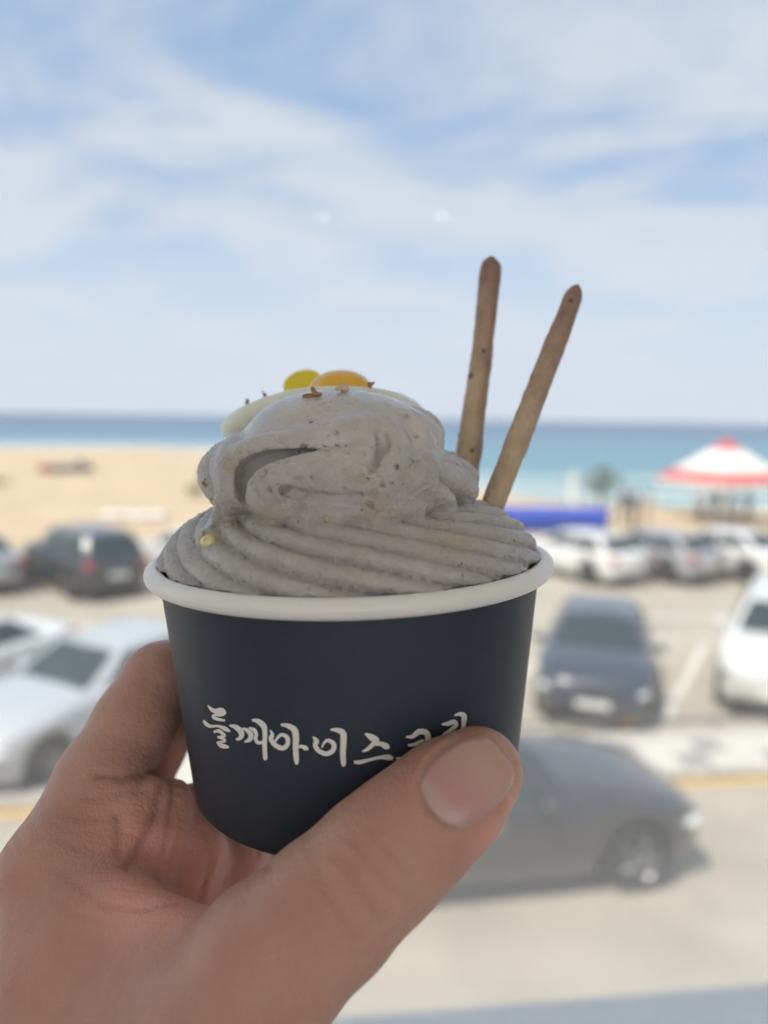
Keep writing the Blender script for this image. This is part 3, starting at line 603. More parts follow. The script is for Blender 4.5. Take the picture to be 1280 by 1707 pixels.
BOT = RC - AXC * HC
cup = cup_empty('paper_cup', BOT); tag(cup, 'dark navy paper ice cream cup with white rolled rim and white brush lettering', 'cup')
sleeve_m = mat('navy_paper', (0.031, 0.042, 0.060), 0.50, (60, 0.06), (900, 0.08, 0.0002), spec=.35); rim_p = mat('white_paper', (0.86, 0.85, 0.82), 0.28, (80, 0.02), sss=0.15, sssr=(1, .9, .8), ssscale=.004)
ink = mat('white_print', (0.86, 0.85, 0.80), 0.45)
cmm = 0.01
MB().lathe([((RB - .14) * cmm, 0.0), ((RB - .05) * cmm, -0.02 * cmm), (RB * cmm, 0.05 * cmm)] + [((RB + (RT - RB) * k / 24) * cmm, HC * k / 24 * cmm) for k in range(1, 24)] + [(RT * cmm, (HC - .05) * cmm)], 128).build('wall', sleeve_m, cup, True)
MB().lathe([((RB - .14) * cmm, 0.0), ((RB - .16) * cmm, .35 * cmm), (.02 * cmm, .35 * cmm)], 96).build('base', sleeve_m, cup, True)
MB().lathe([((RB - .05) * cmm, .4 * cmm), ((RT - .06) * cmm, (HC - .05) * cmm)], 96).build('inner_wall', rim_p, cup, True)
MB().lathe([((4.55 + .215 * math.cos(a)) * cmm, (HC + .0 + .215 * math.sin(a)) * cmm) for a in np.linspace(0, 2 * math.pi, 25)], 160).build('rim', rim_p, cup, True)
def wall_hit(px, py):
    d = P(px, py, 1.0); lo, hi = None, None; ds = np.arange(12.5, 20, .05); pts = ds[:, None] * d; q = pts - RC; t_ = -(q @ AXC); rho = np.linalg.norm(q + t_[:, None] * AXC, axis=1) - (RT + (RB - RT) * t_ / HC)
    i = np.argmax(rho < 0)
    if rho[i] >= 0: return None
    a = ds[i - 1] + (ds[i] - ds[i - 1]) * rho[i - 1] / (rho[i - 1] - rho[i]); p = a * d; q = p - RC; t_ = -(q @ AXC); n = q + t_ * AXC; return p, n / np.linalg.norm(n)
LET = [[[(86,74,8),(112,105,28),(150,125,38),(190,120,50),(218,135,40),(200,155,24),(150,155,22),(125,160,18)],[(122,158,16),(140,180,26),(180,192,26),(228,200,16)],[(52,200,18),(75,230,32),(110,248,26),(160,245,20),(200,255,28),(235,272,36),(270,290,14)],[(135,295,20),(175,285,28),(200,300,28),(225,325,24),(190,335,22),(165,335,14)],[(175,340,16),(215,350,24),(225,370,20),(185,375,18)],[(165,372,18),(190,400,34),(225,412,36),(262,420,16)]],
 [[(265,240,14),(310,250,38),(350,280,46),(365,315,44),(350,345,32),(318,355,16)],[(372,262,14),(410,280,32),(440,315,42),(430,355,38),(388,375,14)],[(425,258,16),(465,275,32),(485,310,30),(480,350,30),(500,380,30),(545,378,22)],[(448,195,14),(500,205,40),(545,245,48),(555,300,40),(553,400,38),(558,500,36),(560,525,14)]],
 [[(600,275,10),(615,315,32),(605,350,38),(640,400,40),(700,425,40),(740,390,38),(735,335,36),(690,315,28),(655,345,22),(640,370,14)],[(685,232,18),(740,240,38),(795,275,52),(808,340,52),(805,420,46),(812,520,42),(815,560,18)],[(815,412,16),(860,412,32),(890,425,38),(908,435,14)]],
 [[(945,330,10),(975,365,42),(965,405,36),(1000,450,38),(1060,470,38),(1110,440,40),(1115,390,38),(1070,360,28),(1035,385,20),(1020,420,12)],[(1088,272,14),(1140,275,36),(1190,300,50),(1195,370,50),(1190,470,46),(1195,550,40),(1195,575,16)]],
 [[(188,255,14),(240,285,52),(280,315,52),(250,345,38),(205,385,30),(165,402,12)],[(270,340,26),(320,340,38),(360,360,50),(385,375,18)],[(98,488,26),(150,488,34),(230,468,26),(310,450,28),(380,450,46),(415,462,24)]],
 [[(520,282,14),(575,278,34),(625,240,46),(680,245,46),(700,280,46),(690,330,40),(668,380,26)],[(535,350,18),(585,345,28),(640,318,24),(665,310,18)],[(440,465,28),(520,450,28),(640,425,30),(720,400,36)]],
 [[(810,178,16),(860,175,36),(910,160,42),(925,190,36),(880,225,28),(820,265,22)],[(815,268,18),(870,270,26),(930,300,24),(880,330,22),(950,340,20)],[(912,105,12),(960,95,36),(990,115,46),(985,180,38),(975,260,34),(978,330,20)],[(840,400,22),(950,385,26),(960,450,26),(850,460,24),(838,400,22)]]]
M_cup = cup.matrix_world.copy(); lift = 0.012
for ci, strokes in enumerate(LET):
    ox, oy = (330, 1160) if ci < 4 else (570, 1170); mb = MB()
    for st in strokes:
        lift += 0.0012
        pts = spline([np.array([ox + x / 4.923, oy + y / 4.923, wd / 4.923]) for x, y, wd in st], 6); L_ = []; n = len(pts)
        for i, p_ in enumerate(pts):
            tn = pts[min(i + 1, n - 1)][:2] - pts[max(i - 1, 0)][:2]; tn /= np.linalg.norm(tn) + 1e-9; nn = np.array([-tn[1], tn[0]])
            hw = p_[2] * .5 * (1 + .06 * math.sin(i * 2.3 + ci))
            for sgn in (1, -1):
                p3, nr = wall_hit(*(p_[:2] + nn * hw * sgn)); L_.append(to_local(p3 + nr * lift, M_cup)[0] if False else to_local((p3 + nr * lift)[None], M_cup)[0])
        mb.add(L_, [(2 * i, 2 * i + 1, 2 * i + 3, 2 * i + 2) for i in range(n - 1)])
    mb.build('printed_letter', ink, cup, True)

# ------------------------------------------------------------------ ice cream swirl
Z1 = lambda x, y: (230 + x / 1.8286, 580 + y / 1.8286)
ic = SDF((-6.0, -3.0, 13.2), (4.6, 4.0, 24.2), 0.055)
_, (X, Y, Z) = ic.block(ic.lo, ic.lo + ic.h * (ic.n - 1))
qx, qy, qz = X - RC[0], Y - RC[1], Z - RC[2]
a1 = qx * E1[0] + qy * E1[1] + qz * E1[2]; a2 = qx * E2[0] + qy * E2[1] + qz * E2[2]; wv_ = qx * AXC[0] + qy * AXC[1] + qz * AXC[2]
rho = np.sqrt(a1 ** 2 + a2 ** 2); th = np.arctan2(a2, a1)
wob = 0.40 * np.sin(2 * th + 0.7) + 0.30 * np.sin(3 * th + 2.1 + wv_) + .22 * np.sin(5 * th + 1.3 * wv_ + rho)
def smin(a, b, k): h_ = np.maximum(k - np.abs(a - b), 0) / k; return np.minimum(a, b) - h_ * h_ * k * .25
def coil(r0_, w0_, a, b, Nn, Mm, A, ph, wgt=1.0, rho=rho):
    u = (rho - r0_) / a; v = (wv_ - w0_) / b; q = np.sqrt(u * u + v * v); d = (q - 1) * np.minimum(a, b); phi = np.arctan2(v, u)
    lob = np.abs(np.sin((phi * Nn + th * Mm) * .5 + ph + wob)) ** 0.6
    return d - A * (lob - .62) * wgt * (.82 + .22 * np.sin(4 * th + 2.2 * wv_ + ph))
d_base = coil(2.35, -.25, 2.10, 1.70, 22, 17, .25, 0.4)
d_core = np.maximum(rho - 2.9, np.abs(wv_ + .6) - 1.5)
tl_ = 0.16 * np.cos(th - math.pi * 0.95); rho2 = np.sqrt((a1 + .18) ** 2 + (a2 + .05) ** 2)
front = np.exp(-((np.arctan2(np.sin(th + math.pi * .53), np.cos(th + math.pi * .53))) / 0.62) ** 4)
d_up = coil(1.55, 2.02 + tl_, 1.62, 0.90 + .6 * tl_, 5, 13, .22, 1.1, 1 - 0.9 * front, rho2)
d_mid = coil(1.05, 2.95 + tl_ * .3, 1.18, 0.80, 4, 10, .16, 0.3, 1 - 0.9 * front)
c0 = RC + E1 * (-0.22) + E2 * (-0.42) + AXC * 2.40
b1 = (X - c0[0]) * E1[0] + (Y - c0[1]) * E1[1] + (Z - c0[2]) * E1[2]; b2 = (X - c0[0]) * E2[0] + (Y - c0[1]) * E2[1] + (Z - c0[2]) * E2[2]; b3 = (X - c0[0]) * AXC[0] + (Y - c0[1]) * AXC[1] + (Z - c0[2]) * AXC[2]
d_cap = ((np.abs(b1 / 2.28) ** 2.3 + np.abs(b2 / 2.15) ** 2.2 + np.abs(b3 / 1.68) ** 2.2) ** (1 / 2.25) - 1) * 1.68
d = smin(d_base, d_core, .2); d = smin(d, d_up, .10); d = smin(d, d_mid, .12); d = smin(d, d_cap, .16)
d = np.maximum(d, np.where(wv_ < .16, rho - 4.27, -9.0))
d = np.maximum(d, -1.6 - wv_)
ic.F = d.astype(np.float32)
def onto(pts, push=0.0):
    o_ = []
    for x, y in pts:
        h_ = ic.hit(*Z1(x, y), d0=13.3)
        if h_ is not None: o_.append(h_ + np.array([0, 0, push]))
    return spline(o_, 4)
JOBS = []
def lay(pts, rads, push, k=.12, sub=False): JOBS.append((onto(pts), rads, push, k, sub))
def run_jobs():
    for ps, rads, push, k, sub in sorted(JOBS, key=lambda j_: j_[4]):
        tt = np.linspace(0, 1, len(ps)); rr = np.interp(tt, np.linspace(0, 1, len(rads)), rads); pp = np.interp(tt, np.linspace(0, 1, len(push)), push)
        ic.chain([p_ + np.array([0, 0, q_]) for p_, q_ in zip(ps, pp)], rr, k, sub)
# folds of the soft serve on the camera side
lay([(312,330),(325,345),(385,318),(470,305),(550,292),(640,262),(690,240)], [.2,.28,.30,.28,.26,.24,.18], [.16,.12,.12,.13,.14,.16,.18], .25)
CRESC = [(345,482),(334,442),(334,405),(352,375),(392,355),(452,343),(532,328),(602,308),(634,288)]
lay(CRESC, [.12,.22,.28,.30,.27,.22,.17,.14,.14], [.0,.06,.08,.10,.10,.08,.07,.06,.08], .05, True)
lay(CRESC[1:], [.16,.21,.23,.21,.17,.13,.11,.12], [.22,.32,.34,.30,.26,.22,.20,.22], .10, True)
lay([(470,500),(412,482),(386,448),(406,412),(462,388),(550,364),(650,338),(705,292)], [.28,.34,.36,.34,.32,.30,.28,.2], [.20,.15,.13,.13,.15,.17,.19,.18], .12)
lay([(442,408),(450,432),(490,448),(560,455),(640,456),(730,446)], [.07,.11,.10,.08,.06,.03], [.02,.03,.02,.02,.02,.0], .08, True)
lay([(470,505),(560,508),(680,500),(800,480),(880,470)], [.26,.30,.32,.30,.2], [.2,.18,.18,.18,.18], .12)
lay([(800,205),(848,245),(862,310),(864,375),(838,408),(770,412)], [.16,.26,.30,.30,.26,.14], [.16,.17,.18,.17,.14,.1], .14)
lay([(770,250),(782,310),(776,365),(735,392)], [.2,.28,.30,.2], [.2,.18,.18,.18], .16)
lay([(738,262),(749,300),(742,345),(715,374)], [.03,.05,.05,.03], [.0,.0,.0,.0], .16, True)
lay([(330,215),(292,285),(280,360),(290,430),(300,490),(306,515)], [.20,.28,.30,.27,.24,.18], [.14,.14,.12,.08,.06,.04], .14)
lay([(275,330),(258,400),(256,460),(246,520),(222,570),(214,588)], [.10,.12,.13,.13,.16,.18], [.03,.03,.03,.03,.03,.05], .12)
run_jobs()
# air pits in the smooth front
prng = random.Random(21)
for k in range(46):
    x_, y_ = prng.uniform(300, 860), prng.uniform(150, 480); h_ = ic.hit(*Z1(x_, y_), d0=13.3)
    if h_ is not None: r_ = prng.choice((.045, .055, .06, .075)); ic.cone(h_ + np.array([0, 0, .02]), h_ + np.array([prng.uniform(-.04, .04), prng.uniform(-.04, .04), .05]), r_, r_ * .7, .02, True)
V, F = ic.mesh()
q = V - RC; wv = q @ AXC; keep = None
nr = normals(V, F); jit = rng.normal(size=len(V)); V = smooth_mesh(V, F, 1, .25)
bq = V - c0; cap_d = ((np.abs(bq @ E1 / 2.28) ** 2.3 + np.abs(bq @ E2 / 2.15) ** 2.2 + np.abs(bq @ AXC / 1.68) ** 2.2) ** (1 / 2.25) - 1) * 1.68
melt = np.clip(1 - (cap_d - .05) / .5, 0, 1) * np.clip((wv - 1.2) / .6, 0, 1)
j3 = smooth_mesh(np.repeat(jit[:, None], 3, 1), F, 1, .5)[:, 0]; V = V + nr * (j3 * (.020 - .016 * melt))[:, None]
swirl = cup_empty('ice_cream', RC); tag(swirl, 'grey beige soft serve swirl with dark specks heaped above the cup', 'ice cream')
icm = bpy.data.materials.new('perilla_soft_serve'); icm.use_nodes = True; t = icm.node_tree; b = t.nodes['Principled BSDF']
tcx = N(t, 'ShaderNodeTexCoord')
n1 = N(t, 'ShaderNodeTexNoise'); n1.inputs['Scale'].default_value = 130; n1.inputs['Detail'].default_value = 6; t.links.new(tcx.outputs['Object'], n1.inputs['Vector'])
vo = N(t, 'ShaderNodeTexVoronoi'); vo.inputs['Scale'].default_value = 620; dn_ = N(t, 'ShaderNodeTexNoise'); dn_.inputs['Scale'].default_value = 900; t.links.new(tcx.outputs['Object'], dn_.inputs['Vector'])
va = N(t, 'ShaderNodeVectorMath', operation='MULTIPLY_ADD'); va.inputs[1].default_value = (.0016, .0016, .0016); t.links.new(dn_.outputs['Color'], va.inputs[0]); t.links.new(tcx.outputs['Object'], va.inputs[2]); t.links.new(va.outputs[0], vo.inputs['Vector'])
sr = N(t, 'ShaderNodeSeparateColor'); t.links.new(vo.outputs['Color'], sr.inputs[0])
spot = mth(t, 'MULTIPLY', mth(t, 'LESS_THAN', vo.outputs['Distance'], mth(t, 'ADD', mth(t, 'MULTIPLY', sr.outputs[1], 0.20), .05)), mth(t, 'GREATER_THAN', sr.outputs[0], 0.84))
at = N(t, 'ShaderNodeAttribute', attribute_name='melt'); ao = N(t, 'ShaderNodeAttribute', attribute_name='oil')
rp = N(t, 'ShaderNodeValToRGB'); e = rp.color_ramp.elements; e[0].position = .3; e[0].color = (0.525, 0.49, 0.47, 1); e[1].position = .7; e[1].color = (0.63, 0.595, 0.575, 1); t.links.new(n1.outputs['Fac'], rp.inputs['Fac'])
mx = N(t, 'ShaderNodeMix', data_type='RGBA'); t.links.new(ao.outputs['Fac'], mx.inputs['Factor']); t.links.new(rp.outputs['Color'], mx.inputs['A']); mx.inputs['B'].default_value = (0.50, 0.41, 0.20, 1)
mx2 = N(t, 'ShaderNodeMix', data_type='RGBA'); t.links.new(mth(t, 'MULTIPLY', spot, 0.6), mx2.inputs['Factor']); t.links.new(mx.outputs['Result'], mx2.inputs['A']); mx2.inputs['B'].default_value = (0.13, 0.10, 0.085, 1)
t.links.new(mx2.outputs['Result'], b.inputs['Base Color'])
rr = N(t, 'ShaderNodeMapRange'); rr.inputs['To Min'].default_value = .42; rr.inputs['To Max'].default_value = .18; b.inputs['Specular IOR Level'].default_value = .6; b.inputs['Coat Weight'].default_value = .45; b.inputs['Coat Roughness'].default_value = .22; t.links.new(at.outputs['Fac'], rr.inputs['Value']); t.links.new(rr.outputs[0], b.inputs['Roughness'])
b.inputs['Subsurface Weight'].default_value = .4; b.inputs['Subsurface Radius'].default_value = (1, .85, .7); b.inputs['Subsurface Scale'].default_value = .003
n2 = N(t, 'ShaderNodeTexNoise'); n2.inputs['Scale'].default_value = 1000; n2.inputs['Detail'].default_value = 5; n2.inputs['Roughness'].default_value = .65; t.links.new(tcx.outputs['Object'], n2.inputs['Vector'])
hgt = mth(t, 'SUBTRACT', mth(t, 'MULTIPLY', n2.outputs['Fac'], mth(t, 'SUBTRACT', 1.0, mth(t, 'MULTIPLY', at.outputs['Fac'], .8))), mth(t, 'MULTIPLY', spot, .25))
bp = N(t, 'ShaderNodeBump'); bp.inputs['Strength'].default_value = .9; bp.inputs['Distance'].default_value = .0013; t.links.new(hgt, bp.inputs['Height']); t.links.new(bp.outputs[0], b.inputs['Normal'])
Mi = swirl.matrix_world.copy(); me = mesh_np('swirl', to_local(V, Mi), F, icm)
bq = V - c0; cap_d = ((np.abs(bq @ E1 / 2.28) ** 2.3 + np.abs(bq @ E2 / 2.15) ** 2.2 + np.abs(bq @ AXC / 1.68) ** 2.2) ** (1 / 2.25) - 1) * 1.68
set_attr(me, 'melt', melt)
oil = np.zeros(len(V))
for (x, y), r_ in (((285, 320), .22), ((290, 360), .18), ((735, 492), .28), ((955, 600), .4), ((905, 350), .16), ((215, 575), .3), ((270, 540), .35), ((380, 520), .3), ((690, 400), .12), ((575, 520), .1)):
    h_ = ic.hit(*Z1(x, y), d0=13.3)
    if h_ is not None: oil = np.maximum(oil, np.exp(-(np.linalg.norm((V - h_) * np.array([.8, 1.4, 1]), axis=1) / r_) ** 2) * .55)
set_attr(me, 'oil', oil); link('swirl', me, swirl)
oil_m = mat('perilla_oil', (0.74, 0.64, 0.32), 0.15, sss=.5, sssr=(1, .8, .3), ssscale=.003, coat=.6)
def sdf_obj(name, s_, m_, parent, M, it=1):
    V_, F_ = s_.mesh(); V_ = smooth_mesh(V_, F_, it); return link(name, mesh_np(name, to_local(V_, M), F_, m_), parent)
h0 = ic.hit(*Z1(214, 588), d0=13.3); h1 = ic.hit(*Z1(232, 545), d0=13.3)
s_ = SDF(h0 - 1.0, h0 + 1.0, .03); s_.cone(h0 + np.array([0, -.02, .07]), h1 * .5 + h0 * .5 + np.array([0, 0, .06]), .17, .08, .1); sdf_obj('oil_drop', s_, oil_m, swirl, Mi)
# nut crumbs
crumb_m = mat('nut_crumb', (0.34, 0.20, 0.10), .8, (300, .3)); cm2 = mat('pale_crumb', (0.62, 0.50, 0.33), .8, (300, .2))
for i, (x, y, r_, lab) in enumerate([(530,148,.11,'reddish brown crumb on the top front edge of the swirl'), (205,408,.09,'brown crumb on the left side of the swirl'), (228,468,.09,'pale crumb on the left lobe of the swirl'), (575,522,.08,'pale crumb in the crease under the upper fold'), (530,230,.05,'tiny orange crumb on the smooth front of the swirl'), (700,396,.05,'tiny orange crumb right of the swirl fold'), (200,560,.06,'brown crumb above the oil drop')]):
    h_ = ic.hit(*Z1(x, y), d0=13.3)
    if h_ is None: continue
    s_ = SDF(h_ - .3, h_ + .3, .025)
    for k in range(3): a = h_ + rng.normal(size=3) * r_ * .4; s_.cone(a, a + rng.normal(size=3) * r_ * .5, r_ * .55, r_ * .4, .02)
    o = cup_empty('nut_crumb', h_); tag(o, lab, 'crumb', 'crumbs on the ice cream'); me = sdf_obj('crumb', s_, cm2 if 'pale' in lab else crumb_m, o, o.matrix_world.copy(), 0)
    M_ = o.matrix_world.copy(); bpy.data.objects.remove(o); me.name = 'nut_crumb'; me.matrix_world = M_; tag(me, lab, 'crumb', 'crumbs on the ice cream')

for px_, py_, dp_, r_, lab in ((413,668,20.2,.07,'brown crumb on the left end of the white egg jelly'), (441,660,20.0,.06,'small brown crumb on the upper left of the white egg jelly'), (577,646,17.2,.13,'pale crumb in front of the orange yolk'), (617,641,19.0,.09,'brown crumb at the right foot of the orange yolk')):
    h_ = P(px_, py_, dp_); s_ = SDF(h_ - .35, h_ + .35, .025)
    for k in range(4): a = h_ + rng.normal(size=3) * r_ * .4; s_.cone(a, a + rng.normal(size=3) * r_ * .6, r_ * .5, r_ * .35, .02)
    M_ = frame_of(h_); o = sdf_obj('nut_crumb', s_, cm2 if 'pale' in lab else crumb_m, None, M_, 0); o.matrix_world = M_; tag(o, lab, 'crumb', 'crumbs on the ice cream')
# ------------------------------------------------------------------ egg-shaped jelly candy and yellow candy
egg = cup_empty('egg_candy', P(538, 681, 20.5)); tag(egg, 'fried egg jelly candy, white with an orange yolk, lying on top of the swirl', 'candy')
jel_w = mat('white_jelly', (0.80, 0.82, 0.73), .28, sss=.8, sssr=(1, 1, .8), ssscale=.006); jel_o = mat('orange_jelly', (0.90, 0.50, 0.05), .2, sss=.7, sssr=(1, .5, .1), ssscale=.006, coat=.3); jel_y = mat('yellow_jelly', (0.80, 0.66, 0.04), .35, sss=.5, sssr=(1, .8, .1), ssscale=.004)
ce = P(538, 681, 20.5); s_ = SDF(ce - 3.4, ce + 3.4, .06); _, (X, Y, Z) = s_.block(s_.lo, s_.lo + s_.h * (s_.n - 1))
u = (X - ce[0]) * math.cos(.07) + (Y - ce[1]) * math.sin(.07); v = -(X - ce[0]) * math.sin(.07) + (Y - ce[1]) * math.cos(.07); zq = Z - ce[2]
vv = v + .055 * u * u + .02 * np.sin(u * 2.2); rr_ = np.sqrt((u / 2.66) ** 2 + (zq / (1.75 + .25 * np.sin(u * 1.1))) ** 2)
dr = (rr_ - 1) * 1.75 + .35; s_.F = (np.sqrt(np.maximum(dr, 0) ** 2 + vv ** 2) - .35 + np.minimum(dr, 0) * 0).astype(np.float32)
sdf_obj('egg_white', s_, jel_w, egg, egg.matrix_world.copy())
cy_ = P(569, 654, 20.2); s_ = SDF(cy_ - 1.5, cy_ + 1.5, .05); _, (X, Y, Z) = s_.block(s_.lo, s_.lo + s_.h * (s_.n - 1))
s_.F = ((np.sqrt(((X - cy_[0]) / .83) ** 2 + ((Y - cy_[1]) / .56) ** 2 + ((Z - cy_[2]) / .83) ** 2) - 1) * .56).astype(np.float32); sdf_obj('yolk', s_, jel_o, egg, egg.matrix_world.copy())
cq = P(505, 640, 21.6); yc = cup_empty('yellow_candy', cq); s_ = SDF(cq - 1.2, cq + 1.2, .04); _, (X, Y, Z) = s_.block(s_.lo, s_.lo + s_.h * (s_.n - 1))
u = (X - cq[0]) * math.cos(.25) + (Y - cq[1]) * math.sin(.25); v = -(X - cq[0]) * math.sin(.25) + (Y - cq[1]) * math.cos(.25); zq = Z - cq[2]; vz = v * .8 + zq * .6; zz_ = zq * .8 - v * .6
dr = np.sqrt((u / .56) ** 2 + (vz / .52) ** 2) - 1; dr = dr * .5 + .09
s_.F = (np.sqrt(np.maximum(dr, 0) ** 2 + zz_ ** 2) - .09 - .0).astype(np.float32); x = sdf_obj('yellow_candy', s_, jel_y, yc, yc.matrix_world.copy()); M_ = yc.matrix_world.copy(); bpy.data.objects.remove(yc); x.matrix_world = M_; x.name = 'yellow_candy'
tag(x, 'round flat yellow candy poking up behind the orange yolk', 'candy')

# ------------------------------------------------------------------ biscuit sticks
bis = bpy.data.materials.new('biscuit'); bis.use_nodes = True; t = bis.node_tree; b = t.nodes['Principled BSDF']; b.inputs['Roughness'].default_value = .6
tcx = N(t, 'ShaderNodeTexCoord'); n1 = N(t, 'ShaderNodeTexNoise'); n1.inputs['Scale'].default_value = 160; n1.inputs['Detail'].default_value = 9; n1.inputs['Roughness'].default_value = .65; t.links.new(tcx.outputs['Object'], n1.inputs['Vector'])
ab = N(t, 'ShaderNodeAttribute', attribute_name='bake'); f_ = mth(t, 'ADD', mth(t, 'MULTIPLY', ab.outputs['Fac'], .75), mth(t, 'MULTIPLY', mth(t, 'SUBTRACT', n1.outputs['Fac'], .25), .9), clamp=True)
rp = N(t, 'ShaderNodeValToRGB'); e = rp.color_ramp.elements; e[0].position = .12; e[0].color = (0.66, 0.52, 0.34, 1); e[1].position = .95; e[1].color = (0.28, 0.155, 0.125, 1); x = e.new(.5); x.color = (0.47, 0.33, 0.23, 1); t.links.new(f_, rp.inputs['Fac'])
vo = N(t, 'ShaderNodeTexVoronoi'); vo.inputs['Scale'].default_value = 260; t.links.new(tcx.outputs['Object'], vo.inputs['Vector']); sr = N(t, 'ShaderNodeSeparateColor'); t.links.new(vo.outputs['Color'], sr.inputs[0])
spot = mth(t, 'MULTIPLY', mth(t, 'LESS_THAN', vo.outputs['Distance'], .24), mth(t, 'GREATER_THAN', sr.outputs[0], .86))
mx2 = N(t, 'ShaderNodeMix', data_type='RGBA'); t.links.new(mth(t, 'MULTIPLY', spot, .8), mx2.inputs['Factor']); t.links.new(rp.outputs['Color'], mx2.inputs['A']); mx2.inputs['B'].default_value = (.05, .05, .055, 1); t.links.new(mx2.outputs['Result'], b.inputs['Base Color'])
n2 = N(t, 'ShaderNodeTexNoise'); n2.inputs['Scale'].default_value = 600; n2.inputs['Detail'].default_value = 5; t.links.new(tcx.outputs['Object'], n2.inputs['Vector'])
bp = N(t, 'ShaderNodeBump'); bp.inputs['Strength'].default_value = .9; bp.inputs['Distance'].default_value = .001; t.links.new(n2.outputs['Fac'], bp.inputs['Height']); t.links.new(bp.outputs[0], b.inputs['Normal'])
def stick(pp, ra, rb, lab, seed, redside):
    pts = np.array(spline([P(*p) for p in pp], 16)); n = len(pts); nk = 20; V = []; bake = []; rg = np.random.default_rng(seed); phs = rg.uniform(0, 6.28, 6)
    base = pts[0]
    for i, p_ in enumerate(pts):
        tt = i / (n - 1); tn = pts[min(i + 1, n - 1)] - pts[max(i - 1, 0)]; tn /= np.linalg.norm(tn); a = np.cross(tn, [0, 0, 1.]); a /= np.linalg.norm(a); c_ = np.cross(tn, a)
        r_ = (ra + (rb - ra) * tt) * (1 + .022 * math.sin(tt * 23 + phs[0]) + .02 * math.sin(tt * 41 + phs[1])); tip = (1 - tt) * (n - 1)
        if tip < 3.0: r_ *= (.22, .66, .90, .98)[int(tip)]
        for k in range(nk):
            al = k * 2 * math.pi / nk; rk = r_ * (1 + .05 * math.sin(2 * al + tt * 9 + phs[2]) + .03 * math.sin(5 * al + 17 * tt + phs[3]) + .025 * rg.normal()); V.append(p_ + (a * math.cos(al) + c_ * math.sin(al)) * rk)
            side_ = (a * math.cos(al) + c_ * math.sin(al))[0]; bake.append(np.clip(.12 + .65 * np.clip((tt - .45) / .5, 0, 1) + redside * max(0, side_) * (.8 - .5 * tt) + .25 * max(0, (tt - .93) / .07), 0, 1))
    F = [(i * nk + k, i * nk + (k + 1) % nk, (i + 1) * nk + (k + 1) % nk, (i + 1) * nk + k) for i in range(n - 1) for k in range(nk)]
    o = cup_empty('biscuit_stick', base); me = mesh_np('biscuit_stick', to_local(np.array(V), o.matrix_world.copy()), F, bis); set_attr(me, 'bake', bake)
    M_ = o.matrix_world.copy(); bpy.data.objects.remove(o); o = link('biscuit_stick', me); o.matrix_world = M_; tag(o, lab, 'biscuit', 'biscuit sticks in the ice cream')
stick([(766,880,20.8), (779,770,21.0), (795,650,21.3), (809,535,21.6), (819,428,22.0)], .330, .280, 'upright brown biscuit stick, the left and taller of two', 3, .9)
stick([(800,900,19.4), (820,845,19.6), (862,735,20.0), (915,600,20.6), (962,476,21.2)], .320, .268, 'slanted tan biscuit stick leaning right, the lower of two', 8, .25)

# ------------------------------------------------------------------ the hand
hs = SDF((-10.5, -24.0, 10.6), (4.2, -1.6, 27.6), 0.085)
def hc(pts, k=.4, sub=False):              # list of (px, py, depth, radius cm)
    for a, b_ in zip(pts[:-1], pts[1:]): hs.cone(P(*a[:3]), P(*b_[:3]), a[3], b_[3], k, sub)
# forearm, wrist and back of the hand
hc([(130,2500,20.5,2.7), (190,2150,18.0,2.5), (235,1900,16.6,2.45)], 1.0)
hc([(235,1900,16.6,2.35), (195,1720,16.7,2.1), (150,1590,17.0,1.75), (92,1462,17.5,1.22)], 1.0)
# palm, running away from the camera to the finger roots
hc([(270,1880,17.5,2.0), (250,1650,19.0,1.5), (165,1535,20.0,1.12)], 1.0)
hc([(300,1880,18.5,1.9), (320,1660,21.0,1.5), (245,1560,22.0,1.10)], 1.0)
hc([(330,1880,19.5,1.7), (400,1660,22.5,1.5), (345,1560,23.8,1.0)], 1.0)
hc([(320,1700,20.0,1.6), (420,1600,21.5,1.4)], 1.0)
# thumb
hc([(290,1880,15.6,2.1), (355,1745,14.8,1.72), (450,1605,14.3,1.40)], .9)
hc([(450,1605,14.3,1.38), (545,1518,14.2,1.24), (632,1434,14.4,1.16), (690,1382,14.55,1.10)], .35)
hc([(690,1382,14.55,1.08), (750,1328,14.85,1.03), (796,1287,15.15,.86)], .35)
# muscle and web between thumb and index
hc([(180,1610,16.5,1.25), (265,1700,15.7,1.45), (330,1780,15.2,1.6)], .9)
hc([(150,1490,17.0,.80), (205,1520,16.4,.62), (275,1556,15.8,.55), (350,1585,15.3,.55), (430,1600,14.9,.8)], .45)
hc([(200,1590,16.5,.9), (290,1640,15.7,1.0), (375,1670,15.1,1.0)], .8)
# folds of the palm behind the web
hc([(190,1440,17.9,.95), (205,1350,18.4,.75)], .5)
hc([(258,1322,18.6,.38), (232,1385,18.1,.44), (205,1440,17.7,.44)], .20)
hc([(288,1330,19.1,.46), (276,1400,18.3,.52), (248,1478,17.7,.52)], .20)
hc([(325,1345,19.9,.60), (325,1420,19.0,.72), (305,1508,18.2,.72)], .28)
hc([(385,1405,20.8,.85), (385,1460,20.0,.95), (370,1530,19.0,1.0)], .45)
hc([(450,1445,21.4,1.0), (450,1500,20.8,1.05), (430,1560,20.0,1.05)], .5)
hc([(520,1470,22.3,.9), (500,1530,21.6,1.0)], .5)
hc([(235,1480,19.5,1.35), (300,1440,20.6,1.2), (380,1500,21.4,1.5), (470,1540,22.0,1.4)], .6)
